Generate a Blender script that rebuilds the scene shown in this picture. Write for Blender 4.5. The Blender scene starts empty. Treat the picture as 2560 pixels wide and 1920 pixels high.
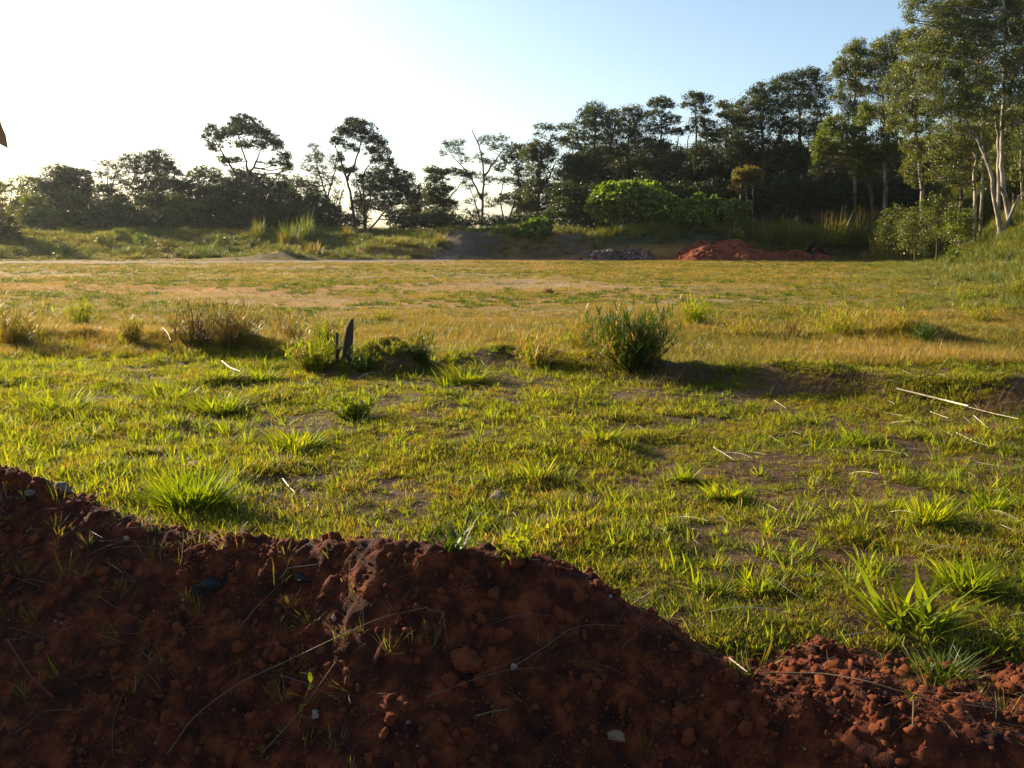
import bpy, math, random
import numpy as np
from math import radians, sin, cos, tan, atan, pi

SC = bpy.context.scene
COL = SC.collection
RNG = np.random.default_rng(7)
random.seed(7)

# ------------------------------------------------------------------ camera, sky, sun, exposure
CAMZ = 1.7
PITCH = radians(9.2)
FPX = 2217.0                      # focal length in pixels of the 2560 x 1920 photograph
cam_data = bpy.data.cameras.new('camera')
cam = bpy.data.objects.new('camera', cam_data)
COL.objects.link(cam)
cam.location = (0, 0, CAMZ)
cam.rotation_euler = (pi/2 - PITCH, 0, 0)
cam_data.sensor_width = 36.0
cam_data.lens = 36.0*FPX/2560.0
cam_data.clip_start = 0.05
cam_data.clip_end = 6000
SC.camera = cam

SUN_EL = radians(17.5)
SUN_AZ = radians(-52)             # angle from the view direction (+Y), negative = to the left
w = bpy.data.worlds.new('World'); SC.world = w; w.use_nodes = True
nt = w.node_tree
bg = nt.nodes['Background']
sky = nt.nodes.new('ShaderNodeTexSky')
sky.sky_type = 'NISHITA'
sky.sun_disc = False
sky.sun_elevation = SUN_EL
sky.sun_rotation = SUN_AZ
sky.altitude = 700
sky.air_density = 1.0
sky.dust_density = 2.6
sky.ozone_density = 1.5
nt.links.new(sky.outputs[0], bg.inputs[0])
bg.inputs[1].default_value = 0.080

sd = bpy.data.lights.new('sun', 'SUN')
sun = bpy.data.objects.new('sun', sd)
COL.objects.link(sun)
sd.energy = 5.0
sd.angle = radians(0.6)
sd.color = (1.0, 0.84, 0.58)
# light travels away from the sun, which stands at azimuth SUN_AZ, elevation SUN_EL
sun.rotation_euler = (pi/2 - SUN_EL, 0, pi - SUN_AZ)
sun.location = (-20, 30, 30)

vs = SC.view_settings
vs.view_transform = 'Standard'
vs.look = 'None'
vs.gamma = 1.0
vs.use_curve_mapping = False
vs.exposure = 1.55
HAZE = 0.00010
SC.cycles.max_bounces = 6
SC.cycles.diffuse_bounces = 3
SC.cycles.transmission_bounces = 4
SC.cycles.transparent_max_bounces = 8
SC.cycles.volume_bounces = 0

# ------------------------------------------------------------------ numeric helpers
def _hash(ix, iy, seed):
    h = (ix.astype(np.int64)*374761393 + iy.astype(np.int64)*668265263 + seed*982451653) & 0x7fffffff
    h = ((h ^ (h >> 13))*1274126177) & 0x7fffffff
    h = (h ^ (h >> 16)) & 0xffff
    return h/65535.0

def vnoise(x, y, seed=0):
    x = np.asarray(x, float); y = np.asarray(y, float)
    ix = np.floor(x); iy = np.floor(y)
    fx = x-ix; fy = y-iy
    fx = fx*fx*(3-2*fx); fy = fy*fy*(3-2*fy)
    a = _hash(ix, iy, seed); b = _hash(ix+1, iy, seed)
    c = _hash(ix, iy+1, seed); d = _hash(ix+1, iy+1, seed)
    return (a*(1-fx)+b*fx)*(1-fy)+(c*(1-fx)+d*fx)*fy

def fbm(x, y, scale, octaves=4, seed=0, gain=0.5):
    """about -1..1; scale is the size of the largest feature in metres"""
    x = np.asarray(x, float); y = np.asarray(y, float)
    s = 0.0; a = 1.0; t = 0.0; f = 1.0/scale
    for o in range(octaves):
        s = s + a*(vnoise(x*f+13.7*o, y*f-7.1*o, seed+o)*2-1); t += a
        a *= gain; f *= 2.03
    return s/t*1.5

def sstep(a, b, x):
    t = np.clip((np.asarray(x, float)-a)/(b-a), 0, 1)
    return t*t*(3-2*t)

def P(u, v, Y):
    """point at world depth Y seen at pixel (u, v) of the photograph"""
    a = (u-1280)/FPX; b = -(v-960)/FPX
    d = (a, cos(PITCH)+b*sin(PITCH), -sin(PITCH)+b*cos(PITCH))
    k = Y/d[1]
    return np.array((d[0]*k, Y, CAMZ+d[2]*k))

def G0(u, v, z=0.0):
    """where pixel (u, v) meets the level z"""
    a = (u-1280)/FPX; b = -(v-960)/FPX
    d = (a, cos(PITCH)+b*sin(PITCH), -sin(PITCH)+b*cos(PITCH))
    k = (z-CAMZ)/d[2]
    return d[0]*k, d[1]*k

def seg_dist(x, y, pts):
    """distance to a polyline and the fraction along it"""
    best = np.full(np.shape(x), 1e9); frac = np.zeros(np.shape(x)); n = len(pts)-1
    for i in range(n):
        ax, ay = pts[i]; bx, by = pts[i+1]
        dx, dy = bx-ax, by-ay
        t = np.clip(((x-ax)*dx+(y-ay)*dy)/(dx*dx+dy*dy), 0, 1)
        d = np.hypot(x-ax-t*dx, y-ay-t*dy)
        m = d < best
        best = np.where(m, d, best); frac = np.where(m, (i+t)/n, frac)
    return best, frac

BERM = [G0(*p) for p in ((560, 872), (700, 885), (860, 892))]
BERM2 = [G0(*p) for p in ((1120, 905), (1300, 905), (1500, 922), (1620, 935), (1780, 945), (1950, 957), (2100, 975), (2250, 990), (2400, 1010), (2560, 1020), (2700, 1030))]
BERM0 = [(-12, 15.2), (-8, 14.8), (-5.5, 14.4), (-4.2, 13.9)]
ROAD = [(-80, 70), (-45, 70.5), (-30, 70), (-18, 72.0), (-10, 75), (-6, 79), (-3, 84), (0, 88)]

def H(x, y):
    """height of the ground"""
    x = np.asarray(x, float); y = np.asarray(y, float)
    z = 0.05*fbm(x, y, 3.0, 3, 11)*sstep(2, 6, y)*(1-sstep(60, 78, y))
    z = z + 0.028*fbm(x, y, 0.45, 3, 21)*(1-sstep(12, 26, y))
    # heap by the old post
    cx, cy = G0(955, 925)
    z = z + 0.42*np.exp(-(np.abs((x-cx)/0.62)**2.4)-((y-cy)/0.38)**2)*(1+0.25*fbm(x, y, 0.3, 3, 5))
    d, f = seg_dist(x, y, BERM)
    z = z + 0.12*np.exp(-(d/0.35)**2)*(1+0.4*fbm(x, y, 0.5, 2, 6))
    d, f = seg_dist(x, y, BERM0)
    z = z + 0.16*np.exp(-(d/0.6)**2)*(1+0.5*fbm(x, y, 0.9, 2, 8))
    d, f = seg_dist(x, y, BERM2)
    z = z + (0.17+0.12*np.exp(-((f-0.55)/0.16)**2)+0.12*np.exp(-((f-0.92)/0.08)**2))*np.exp(-(d/0.36)**2)*(1+0.45*fbm(x, y, 0.7, 3, 7))
    # low lump on the right
    cx, cy = G0(2310, 850)
    z = z + 0.28*np.exp(-((x-cx)/0.5)**2-((y-cy)/0.5)**2)
    # bank behind the field, about 2.6 m high, steep in the middle, gentle on the left
    steep = sstep(-10, -4, x)
    y0 = 79.0+1.2*fbm(x, 0*x, 14, 2, 31)
    wide = 20*(1-steep)+4.6*steep + 5*sstep(16, 26, x)
    top = 2.55+0.25*fbm(x, y, 9, 3, 33)+0.3*sstep(10, 30, x)
    z = z + top*sstep(0, 1, (y-y0)/wide)
    # step on the left of the bank, where the track climbs
    z = z + 0.75*sstep(-17, -13, x)*(1-sstep(-8, -3, x))*sstep(80.0, 81.2, y)*(1-sstep(83, 92, y))
    z = z + 0.28*fbm(x, y, 4.0, 3, 35)*sstep(79, 84, y)*(1-sstep(112, 140, y))*(1-0.5*steep)
    # low humps before the left end of the bank
    hx, hy = G0(840, 640)
    z = z + 0.7*np.exp(-((x-hx)/5.5)**2-((y-77.6)/1.3)**2)*(1+0.5*fbm(x, y, 2.0, 2, 36))
    # hillside on the right
    z = z + 13.0*sstep(0, 17, x - 0.47*np.clip(y, 0, 90))*sstep(44, 61, y)*(1+0.1*fbm(x, y, 5, 3, 37))
    z = z + 0.16*fbm(x, y, 2.5, 3, 39)*sstep(-4, 2, x-0.44*y)*sstep(12, 22, y)
    # lower ground under the red soil by the camera
    z = z - 1.25*(1-sstep(2.3, 3.6, y-0.3*np.clip(-x, 0, 3)))
    # far land falls away behind the wood
    z = z - 1.2*sstep(135, 300, y)
    return z

CRU = [-900, -300, 0, 200, 400, 550, 700, 800, 870, 950, 1050, 1200, 1380, 1470, 1600, 1750, 1900, 2150, 2400, 2560, 2900, 3500]
CRV = [1090, 1140, 1190, 1235, 1318, 1346, 1350, 1350, 1343, 1338, 1342, 1362, 1392, 1440, 1530, 1625, 1718, 1768, 1800, 1822, 1880, 1930]
CRY = [4.6, 4.5, 4.4, 4.25, 4.02, 3.93, 3.88, 3.84, 3.8, 3.76, 3.74, 3.72, 3.68, 3.6, 3.48, 3.32, 3.10, 2.93, 2.84, 2.79, 2.7, 2.6]
_cr = np.array([P(u, v, y) for u, v, y in zip(CRU, CRV, CRY)])

def M(x, y, detail=True):
    """height of the red soil ridge in front of the camera"""
    x = np.asarray(x, float); y = np.asarray(y, float)
    yc = np.interp(x, _cr[:, 0], _cr[:, 1]) + 0.05*fbm(x, 0*x, 0.5, 3, 51)
    zc = np.interp(x, _cr[:, 0], _cr[:, 2])
    back = np.clip(y-yc, 0, None); front = np.clip(yc-y, 0, None)
    soil_back = 0.10+0.25*sstep(0.9, 1.3, x)
    zb = (zc+0.09)*np.exp(-(np.clip(back-soil_back*sstep(0.9, 1.3, x), 0, None)/0.42)**2)-0.09
    zf = zc - (0.66*front - 0.16*np.exp(-front/0.25)*0 ) 
    zf = zc - (0.72+0.20*sstep(-2.4, -0.4, x))*(np.sqrt(front**2+0.05**2)-0.05) + 0.03*fbm(x, y, 0.7, 3, 52)*sstep(0.05, 0.5, front)
    floor_z = -0.85+0.08*fbm(x, y, 0.8, 3, 53)
    zf = np.maximum(zf, floor_z)+0.03*np.exp(-((zf-floor_z)/0.1)**2)
    z = np.where(y > yc, zb, zf)
    z = z + 1.9*np.exp(-((x+4.5)/0.95)**2-((y-4.5)/1.0)**2)  # added unseen rise left of the frame, throws shade over the ridge face
    if detail:
        z = z - 0.032 + 0.026*fbm(x, y, 0.16, 4, 54, 0.65) + 0.022*np.abs(fbm(x, y, 0.06, 3, 55, 0.7)) + 0.016*sstep(0.1, 0.5, fbm(x, y, 0.10, 2, 58))
        z = z + 0.035*sstep(0.8, 1.3, x)*sstep(-0.1, 0.15, y-yc)*np.clip(fbm(x, y, 0.22, 3, 56), -0.3, 1)
    return z

def TOP(x, y):
    return np.maximum(H(x, y), M(x, y))

def on_ground(u, v, zoff=0.0):
    """march the ray of pixel (u, v) until it meets the ground or the soil"""
    a = (u-1280)/FPX; b = -(v-960)/FPX
    d = np.array((a, cos(PITCH)+b*sin(PITCH), -sin(PITCH)+b*cos(PITCH)))
    k = np.geomspace(1.5, 200, 6000)
    xs, ys, zs = d[0]*k, d[1]*k, CAMZ+d[2]*k
    hit = np.nonzero(zs <= TOP(xs, ys))[0]
    i = hit[0] if len(hit) else len(k)-1
    return np.array((xs[i], ys[i], zs[i]+zoff))

# ------------------------------------------------------------------ mesh helpers
def new_mesh(name, verts, faces, mats, rnd=None, smooth=False, mat_idx=None):
    """verts (N,3); faces: (M,k) array or a list of such arrays"""
    me = bpy.data.meshes.new(name)
    verts = np.asarray(verts, np.float32)
    if not isinstance(faces, list): faces = [faces]
    faces = [np.asarray(f, np.int32) for f in faces if len(f)]
    me.vertices.add(len(verts)); me.vertices.foreach_set('co', verts.ravel())
    tot = sum(f.size for f in faces); nf = sum(len(f) for f in faces)
    me.loops.add(tot); me.polygons.add(nf)
    me.loops.foreach_set('vertex_index', np.concatenate([f.ravel() for f in faces]))
    sizes = np.concatenate([np.full(len(f), f.shape[1], np.int32) for f in faces])
    starts = np.concatenate([[0], np.cumsum(sizes)[:-1]]).astype(np.int32)
    me.polygons.foreach_set('loop_start', starts)
    if smooth: me.polygons.foreach_set('use_smooth', np.ones(nf, bool))
    for m in (mats if isinstance(mats, (list, tuple)) else [mats]): me.materials.append(m)
    if mat_idx is not None: me.polygons.foreach_set('material_index', np.asarray(mat_idx, np.int32))
    me.update(calc_edges=True)
    if rnd is not None:
        at = me.attributes.new('rnd', 'FLOAT', 'FACE')
        at.data.foreach_set('value', np.asarray(rnd, np.float32))
    return me

def link(name, me, parent=None, loc=None):
    o = bpy.data.objects.new(name, me); COL.objects.link(o)
    if loc is not None: o.location = loc
    if parent is not None: o.parent = parent
    return o

def tag(o, label=None, cat=None, group=None, kind=None):
    if label: o['label'] = label
    if cat: o['category'] = cat
    if group: o['group'] = group
    if kind: o['kind'] = kind
    return o

def empty(name, loc, label, cat, group=None):
    o = bpy.data.objects.new(name, None); COL.objects.link(o)
    o.location = loc; o.empty_display_size = 0.2
    return tag(o, label, cat, group)

class Tubes:
    """round tapered tubes collected into one mesh"""
    def __init__(s, sides=6): s.v = []; s.f = []; s.n = 0; s.sides = sides
    def add(s, pts, rads, sides=None):
        k = sides or s.sides
        pts = np.asarray(pts, float); rads = np.asarray(rads, float)
        t = np.gradient(pts, axis=0); t /= np.linalg.norm(t, axis=1)[:, None]+1e-9
        ref = np.array((0.31, 0.95, 0.05)) if abs(t[0][2]) > 0.5 else np.array((0.05, 0.1, 1.0))
        a = np.cross(t, ref); a /= np.linalg.norm(a, axis=1)[:, None]+1e-9
        b = np.cross(t, a)
        ang = np.arange(k)*2*pi/k
        ring = pts[:, None, :]+rads[:, None, None]*(a[:, None, :]*np.cos(ang)[None, :, None]+b[:, None, :]*np.sin(ang)[None, :, None])
        n = len(pts); base = s.n
        s.v.append(ring.reshape(-1, 3)); s.n += n*k
        i = np.arange(n-1)[:, None]*k; j = np.arange(k)[None, :]; j2 = (j+1) % k
        q = np.stack([i+j, i+j2, i+k+j2, i+k+j], -1).reshape(-1, 4)+base
        s.f.append(q)
    def mesh(s, name, mat):
        return new_mesh(name, np.concatenate(s.v), np.concatenate(s.f), mat, smooth=True)

def bez(p0, p1, p2, n):
    t = np.linspace(0, 1, n)[:, None]
    return (1-t)**2*np.asarray(p0)+2*t*(1-t)*np.asarray(p1)+t*t*np.asarray(p2)

def unit(a):
    return a/(np.linalg.norm(a, axis=-1, keepdims=True)+1e-9)

def leaf_quads(c, length, width, rng, droop=0.0, flat=0.0):
    """pointed leaves: rhombus faces folded a little; c (N,3)"""
    n = len(c)
    a = rng.normal(size=(n, 3)); a[:, 2] = a[:, 2]*(1-flat*0.7)-droop
    a = unit(a)
    b = rng.normal(size=(n, 3)); b[:, 2] *= (1-flat*0.8)
    b = unit(b-(b*a).sum(1)[:, None]*a)
    L = (length*rng.uniform(0.6, 1.3, n))[:, None]; W = (width*rng.uniform(0.6, 1.3, n))[:, None]
    v = np.stack([c-a*L*0.5, c+b*W*0.5-a*L*0.05, c+a*L*0.5, c-b*W*0.5-a*L*0.05], 1).reshape(-1, 3)
    f = np.arange(n*4, dtype=np.int32).reshape(n, 4)
    return v, f

def blades(n, length, width, spread, lean, rng, segs=3, curl=1.0, base_r=None, fold=False):
    """n curved grass blades from the origin; returns verts, quad faces, tri faces, owner arrays"""
    az = rng.uniform(0, 2*pi, n)
    r = (base_r if base_r is not None else spread)*np.sqrt(rng.uniform(0, 1, n))
    az0 = rng.uniform(0, 2*pi, n)
    bx = r*np.cos(az0); by = r*np.sin(az0)
    az = np.where(rng.uniform(size=n) < 0.7, az0+rng.normal(0, 0.6, n), az)
    L = length*rng.uniform(0.45, 1.15, n)*np.where(rng.uniform(size=n) < 0.15, 1.25, 1)
    W = width*rng.uniform(0.6, 1.25, n)
    th0 = np.abs(rng.normal(0, lean*0.6, n))+lean*0.25     # angle from the vertical
    cv = curl*rng.uniform(0.2, 1.3, n)
    dirx, diry = np.cos(az), np.sin(az)
    tw = rng.uniform(-1.2, 1.2, n)
    px, py, pz = bx.copy(), by.copy(), np.full(n, -0.01)
    rows = []
    for k in range(segs+1):
        t = k/segs
        th = th0+cv*t*t
        wk = W*(0.75+0.5*t)*(1-t**2.2) if k < segs else W*0.0
        sa = az+pi/2+tw*t
        sx, sy = np.cos(sa)*wk*0.5, np.sin(sa)*wk*0.5
        if k < segs:
            rows.append(np.stack([px-sx, py-sy, pz], -1)); rows.append(np.stack([px+sx, py+sy, pz], -1))
        else:
            rows.append(np.stack([px, py, pz], -1))
        st = L/segs
        px = px+dirx*np.sin(th)*st; py = py+diry*np.sin(th)*st; pz = pz+np.cos(th)*st
    V = np.stack(rows, 1)          # n, 2*segs+1, 3
    m = 2*segs+1
    base = (np.arange(n)*m)[:, None]
    q = np.concatenate([base+np.array([[2*k, 2*k+1, 2*k+3, 2*k+2]]) for k in range(segs-1)], 0) if segs > 1 else np.zeros((0, 4), int)
    tr = base+np.array([[2*(segs-1), 2*(segs-1)+1, 2*segs]])
    own_q = np.tile(np.arange(n), segs-1); own_t = np.arange(n)
    return V.reshape(-1, 3), q, tr, own_q, own_t

# ------------------------------------------------------------------ materials
def nodes_of(m):
    m.use_nodes = True
    n = m.node_tree; n.nodes.clear()
    return n

def blade_mat(name, cols, trans=0.5, tcol=None, rough=0.45, spec=0.35, noise=0.35, patch=None, patch_scale=0.6, tmul=1.0):
    """leaf or blade: diffuse + light shining through. cols: list of (pos, rgb) read by the per-leaf random number"""
    m = bpy.data.materials.new(name); n = nodes_of(m); L = n.links.new
    out = n.nodes.new('ShaderNodeOutputMaterial')
    at = n.nodes.new('ShaderNodeAttribute'); at.attribute_name = 'rnd'
    oi = n.nodes.new('ShaderNodeObjectInfo')
    geo = n.nodes.new('ShaderNodeNewGeometry')
    nz = n.nodes.new('ShaderNodeTexNoise'); nz.inputs['Scale'].default_value = patch_scale; nz.inputs['Detail'].default_value = 3
    L(geo.outputs['Position'], nz.inputs['Vector'])
    a1 = n.nodes.new('ShaderNodeMath'); a1.operation = 'MULTIPLY_ADD'
    L(at.outputs['Fac'], a1.inputs[0]); a1.inputs[1].default_value = 0.55; a1.inputs[2].default_value = 0
    a2 = n.nodes.new('ShaderNodeMath'); a2.operation = 'MULTIPLY_ADD'
    L(oi.outputs['Random'], a2.inputs[0]); a2.inputs[1].default_value = 0.3; L(a1.outputs[0], a2.inputs[2])
    a3 = n.nodes.new('ShaderNodeMath'); a3.operation = 'SUBTRACT'; L(nz.outputs['Fac'], a3.inputs[0]); a3.inputs[1].default_value = 0.5
    a4 = n.nodes.new('ShaderNodeMath'); a4.operation = 'MULTIPLY_ADD'; L(a3.outputs[0], a4.inputs[0]); a4.inputs[1].default_value = noise*4; L(a2.outputs[0], a4.inputs[2])
    a4.use_clamp = True
    cr = n.nodes.new('ShaderNodeValToRGB'); el = cr.color_ramp.elements
    while len(el) < len(cols): el.new(0.5)
    for e, (p, c) in zip(el, cols): e.position = p; e.color = (*c, 1)
    L(a4.outputs[0], cr.inputs[0])
    pr = n.nodes.new('ShaderNodeBsdfPrincipled')
    pr.inputs['Roughness'].default_value = rough
    pr.inputs['Specular IOR Level'].default_value = spec
    L(cr.outputs[0], pr.inputs['Base Color'])
    tr = n.nodes.new('ShaderNodeBsdfTranslucent')
    mx = n.nodes.new('ShaderNodeMixShader'); mx.inputs[0].default_value = trans
    tc = n.nodes.new('ShaderNodeMix'); tc.data_type = 'RGBA'; tc.blend_type = 'MULTIPLY'; tc.inputs[0].default_value = 1.0
    L(cr.outputs[0], tc.inputs[6]); tc.inputs[7].default_value = (*(tcol or (1.5, 1.5, 0.7)), 1)
    L(tc.outputs[2], tr.inputs['Color'])
    L(pr.outputs[0], mx.inputs[1]); L(tr.outputs[0], mx.inputs[2]); L(mx.outputs[0], out.inputs['Surface'])
    return m

def solid_mat(name, cols, scale=4.0, detail=6, rough=0.9, bump=0.3, bump_scale=30, spec=0.2, stretch=None, vcol=None, speck=None):
    m = bpy.data.materials.new(name); n = nodes_of(m); L = n.links.new
    out = n.nodes.new('ShaderNodeOutputMaterial')
    pr = n.nodes.new('ShaderNodeBsdfPrincipled'); L(pr.outputs[0], out.inputs['Surface'])
    pr.inputs['Roughness'].default_value = rough; pr.inputs['Specular IOR Level'].default_value = spec
    geo = n.nodes.new('ShaderNodeTexCoord')
    mp = n.nodes.new('ShaderNodeMapping'); L(geo.outputs['Object'], mp.inputs[0])
    if stretch: mp.inputs['Scale'].default_value = stretch
    nz = n.nodes.new('ShaderNodeTexNoise'); nz.inputs['Scale'].default_value = scale; nz.inputs['Detail'].default_value = detail
    nz.inputs['Roughness'].default_value = 0.65
    L(mp.outputs[0], nz.inputs['Vector'])
    cr = n.nodes.new('ShaderNodeValToRGB'); el = cr.color_ramp.elements
    while len(el) < len(cols): el.new(0.5)
    for e, (p, c) in zip(el, cols): e.position = p; e.color = (*c, 1)
    L(nz.outputs['Fac'], cr.inputs[0])
    col = cr.outputs[0]
    if vcol:
        va = n.nodes.new('ShaderNodeAttribute'); va.attribute_name = vcol
        mu = n.nodes.new('ShaderNodeMix'); mu.data_type = 'RGBA'; mu.blend_type = 'MULTIPLY'; mu.inputs[0].default_value = 1
        L(va.outputs['Color'], mu.inputs[6]); L(col, mu.inputs[7]); col = mu.outputs[2]
    if speck:
        vo = n.nodes.new('ShaderNodeTexVoronoi'); vo.inputs['Scale'].default_value = speck[0]
        L(mp.outputs[0], vo.inputs['Vector'])
        c2 = n.nodes.new('ShaderNodeValToRGB'); c2.color_ramp.elements[0].position = speck[1]; c2.color_ramp.elements[1].position = speck[1]+0.03
        c2.color_ramp.elements[0].color = (1, 1, 1, 1); c2.color_ramp.elements[1].color = (0, 0, 0, 1)
        L(vo.outputs['Distance'], c2.inputs[0])
        m2 = n.nodes.new('ShaderNodeMix'); m2.data_type = 'RGBA'; L(c2.outputs[0], m2.inputs[0]); L(col, m2.inputs[6]); m2.inputs[7].default_value = (*speck[2], 1)
        col = m2.outputs[2]
    L(col, pr.inputs['Base Color'])
    bz = n.nodes.new('ShaderNodeTexNoise'); bz.inputs['Scale'].default_value = bump_scale; bz.inputs['Detail'].default_value = 6
    bz.inputs['Roughness'].default_value = 0.7
    L(mp.outputs[0], bz.inputs['Vector'])
    bp = n.nodes.new('ShaderNodeBump'); bp.inputs['Strength'].default_value = bump; bp.inputs['Distance'].default_value = 0.6/bump_scale
    L(bz.outputs['Fac'], bp.inputs['Height']); L(bp.outputs[0], pr.inputs['Normal'])
    return m

MT = {}
MT['ground'] = solid_mat('field_ground', [(0.25, (0.62, 0.62, 0.62)), (0.5, (0.95, 0.95, 0.95)), (0.75, (1.25, 1.2, 1.1))], 1.6, 8, 0.95, 0.6, 9, vcol='soil')
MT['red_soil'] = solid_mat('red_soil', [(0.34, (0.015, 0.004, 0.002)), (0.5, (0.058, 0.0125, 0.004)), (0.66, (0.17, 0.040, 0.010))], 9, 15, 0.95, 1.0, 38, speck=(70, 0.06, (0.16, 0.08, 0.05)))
MT['clod'] = solid_mat('soil_clod', [(0.3, (0.05, 0.012, 0.005)), (0.7, (0.22, 0.055, 0.015))], 18, 5, 0.95, 0.6, 60)
MT['far_soil'] = solid_mat('far_red_soil', [(0.3, (0.10, 0.024, 0.010)), (0.7, (0.25, 0.065, 0.026))], 1.5, 8, 0.95, 0.8, 9)  # lighter tone of red soil for the distant piles
MT['pebble'] = solid_mat('pebble_stone', [(0.3, (0.13, 0.085, 0.06)), (0.7, (0.32, 0.24, 0.19))], 12, 4, 0.8, 0.3, 60)
MT['stone'] = solid_mat('grey_stone', [(0.3, (0.08, 0.06, 0.045)), (0.7, (0.20, 0.155, 0.12))], 14, 5, 0.85, 0.5, 50)
MT['dark_lump'] = solid_mat('lump_black', [(0.3, (0.008, 0.007, 0.006)), (0.7, (0.02, 0.018, 0.016))], 14, 5, 0.8, 0.5, 50)
MT['old_wood'] = solid_mat('weathered_wood', [(0.3, (0.028, 0.019, 0.013)), (0.7, (0.085, 0.062, 0.045))], 14, 6, 0.9, 0.8, 40, stretch=(3, 3, 0.35))
MT['bark'] = solid_mat('dark_bark', [(0.3, (0.05, 0.038, 0.028)), (0.7, (0.13, 0.10, 0.075))], 3, 6, 0.9, 0.6, 12, stretch=(2, 2, 0.5))
MT['pale_bark'] = solid_mat('pale_bark', [(0.38, (0.09, 0.072, 0.055)), (0.62, (0.36, 0.31, 0.25))], 2.2, 6, 0.8, 0.4, 10, stretch=(2, 2, 0.5))
MT['straw'] = blade_mat('dry_straw', [(0.1, (0.11, 0.07, 0.03)), (0.5, (0.22, 0.15, 0.07)), (0.9, (0.36, 0.28, 0.16))], 0.2, (1.1, 1.0, 0.8), 0.4, 0.5)
MT['pale_straw'] = blade_mat('bleached_straw', [(0.1, (0.45, 0.38, 0.25)), (0.9, (0.72, 0.66, 0.52))], 0.1, (1, 1, 0.9), 0.4, 0.5)
MT['green_blade'] = blade_mat('green_grass_blade', [(0.05, (0.045, 0.065, 0.012)), (0.35, (0.115, 0.138, 0.014)), (0.55, (0.185, 0.175, 0.022)), (0.78, (0.22, 0.15, 0.035)), (1.0, (0.20, 0.11, 0.045))], 0.55, (1.7, 1.5, 0.5), 0.5, 0.12, noise=0.45, patch_scale=1.6)
MT['lush_blade'] = blade_mat('lush_grass_blade', [(0.05, (0.070, 0.110, 0.010)), (0.5, (0.145, 0.185, 0.013)), (1.0, (0.25, 0.235, 0.024))], 0.6, (2.0, 1.8, 0.4), 0.55, 0.08, noise=0.1)
MT['deep_blade'] = blade_mat('deep_green_grass_blade', [(0.05, (0.022, 0.045, 0.008)), (0.5, (0.05, 0.085, 0.010)), (1.0, (0.12, 0.14, 0.02))], 0.4, (1.8, 1.7, 0.4), 0.5, 0.25, noise=0.1)  # dark green, with the shaded side of the big clump in its colour
MT['gold_blade'] = blade_mat('golden_grass_blade', [(0.05, (0.085, 0.10, 0.014)), (0.35, (0.19, 0.165, 0.026)), (0.6, (0.27, 0.195, 0.042)), (1.0, (0.33, 0.22, 0.07))], 0.45, (1.35, 1.15, 0.6), 0.5, 0.3, noise=0.45, patch_scale=0.25)
MT['dead_blade'] = blade_mat('dead_grass_blade', [(0.05, (0.045, 0.028, 0.014)), (0.6, (0.12, 0.075, 0.032)), (1.0, (0.24, 0.165, 0.07))], 0.25, (1.3, 1.1, 0.6), 0.6, 0.2, noise=0.2)
MT['weed'] = blade_mat('rough_weed_leaf', [(0.05, (0.045, 0.075, 0.014)), (0.45, (0.11, 0.135, 0.022)), (0.75, (0.20, 0.185, 0.04)), (1.0, (0.27, 0.19, 0.07))], 0.45, (1.5, 1.35, 0.55), 0.5, 0.3, noise=0.4, patch_scale=0.16)
MT['dark_leaf'] = blade_mat('shade_dark_tree_leaf', [(0.1, (0.026, 0.042, 0.012)), (0.6, (0.058, 0.080, 0.020)), (1.0, (0.11, 0.12, 0.028))], 0.35, (1.4, 1.3, 0.5), 0.45, 0.4, noise=0.15, patch_scale=0.3)  # green lowered: darkness of backlit and shaded crowns is in this colour
MT['mid_leaf'] = blade_mat('mid_green_leaf', [(0.1, (0.035, 0.060, 0.012)), (0.6, (0.080, 0.115, 0.020)), (1.0, (0.15, 0.165, 0.03))], 0.42, (1.5, 1.4, 0.5), 0.45, 0.4, noise=0.2, patch_scale=0.4)
MT['olive_leaf'] = blade_mat('olive_gum_leaf', [(0.1, (0.055, 0.075, 0.014)), (0.6, (0.12, 0.135, 0.022)), (1.0, (0.20, 0.19, 0.036))], 0.42, (1.5, 1.4, 0.5), 0.45, 0.4, noise=0.2, patch_scale=0.3)
MT['light_leaf'] = blade_mat('light_green_leaf', [(0.1, (0.07, 0.10, 0.014)), (0.6, (0.13, 0.16, 0.020)), (1.0, (0.20, 0.20, 0.03))], 0.45, (1.5, 1.45, 0.5), 0.45, 0.35, noise=0.15, patch_scale=0.5)
MT['bright_leaf'] = blade_mat('bright_shrub_leaf', [(0.1, (0.075, 0.115, 0.014)), (0.6, (0.13, 0.19, 0.022)), (1.0, (0.22, 0.26, 0.035))], 0.45, (1.5, 1.5, 0.5), 0.4, 0.4, noise=0.1)
MT['yellow_leaf'] = blade_mat('yellow_olive_leaf', [(0.1, (0.10, 0.10, 0.02)), (0.6, (0.19, 0.16, 0.03)), (1.0, (0.28, 0.21, 0.05))], 0.45, (1.4, 1.3, 0.5), 0.45, 0.3, noise=0.15)
MT['rubble'] = solid_mat('building_rubble', [(0.3, (0.07, 0.055, 0.05)), (0.5, (0.14, 0.105, 0.09)), (0.72, (0.40, 0.36, 0.33))], 3.0, 8, 0.9, 0.7, 8)
MT['plastic'] = solid_mat('white_plastic', [(0.3, (0.70, 0.70, 0.68)), (0.7, (0.8, 0.8, 0.78))], 3.0, 2, 0.5, 0.1, 8)
MT['flower'] = solid_mat('orange_petal', [(0.3, (0.6, 0.10, 0.02)), (0.7, (0.75, 0.16, 0.04))], 30, 2, 0.6, 0.1, 8)

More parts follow.
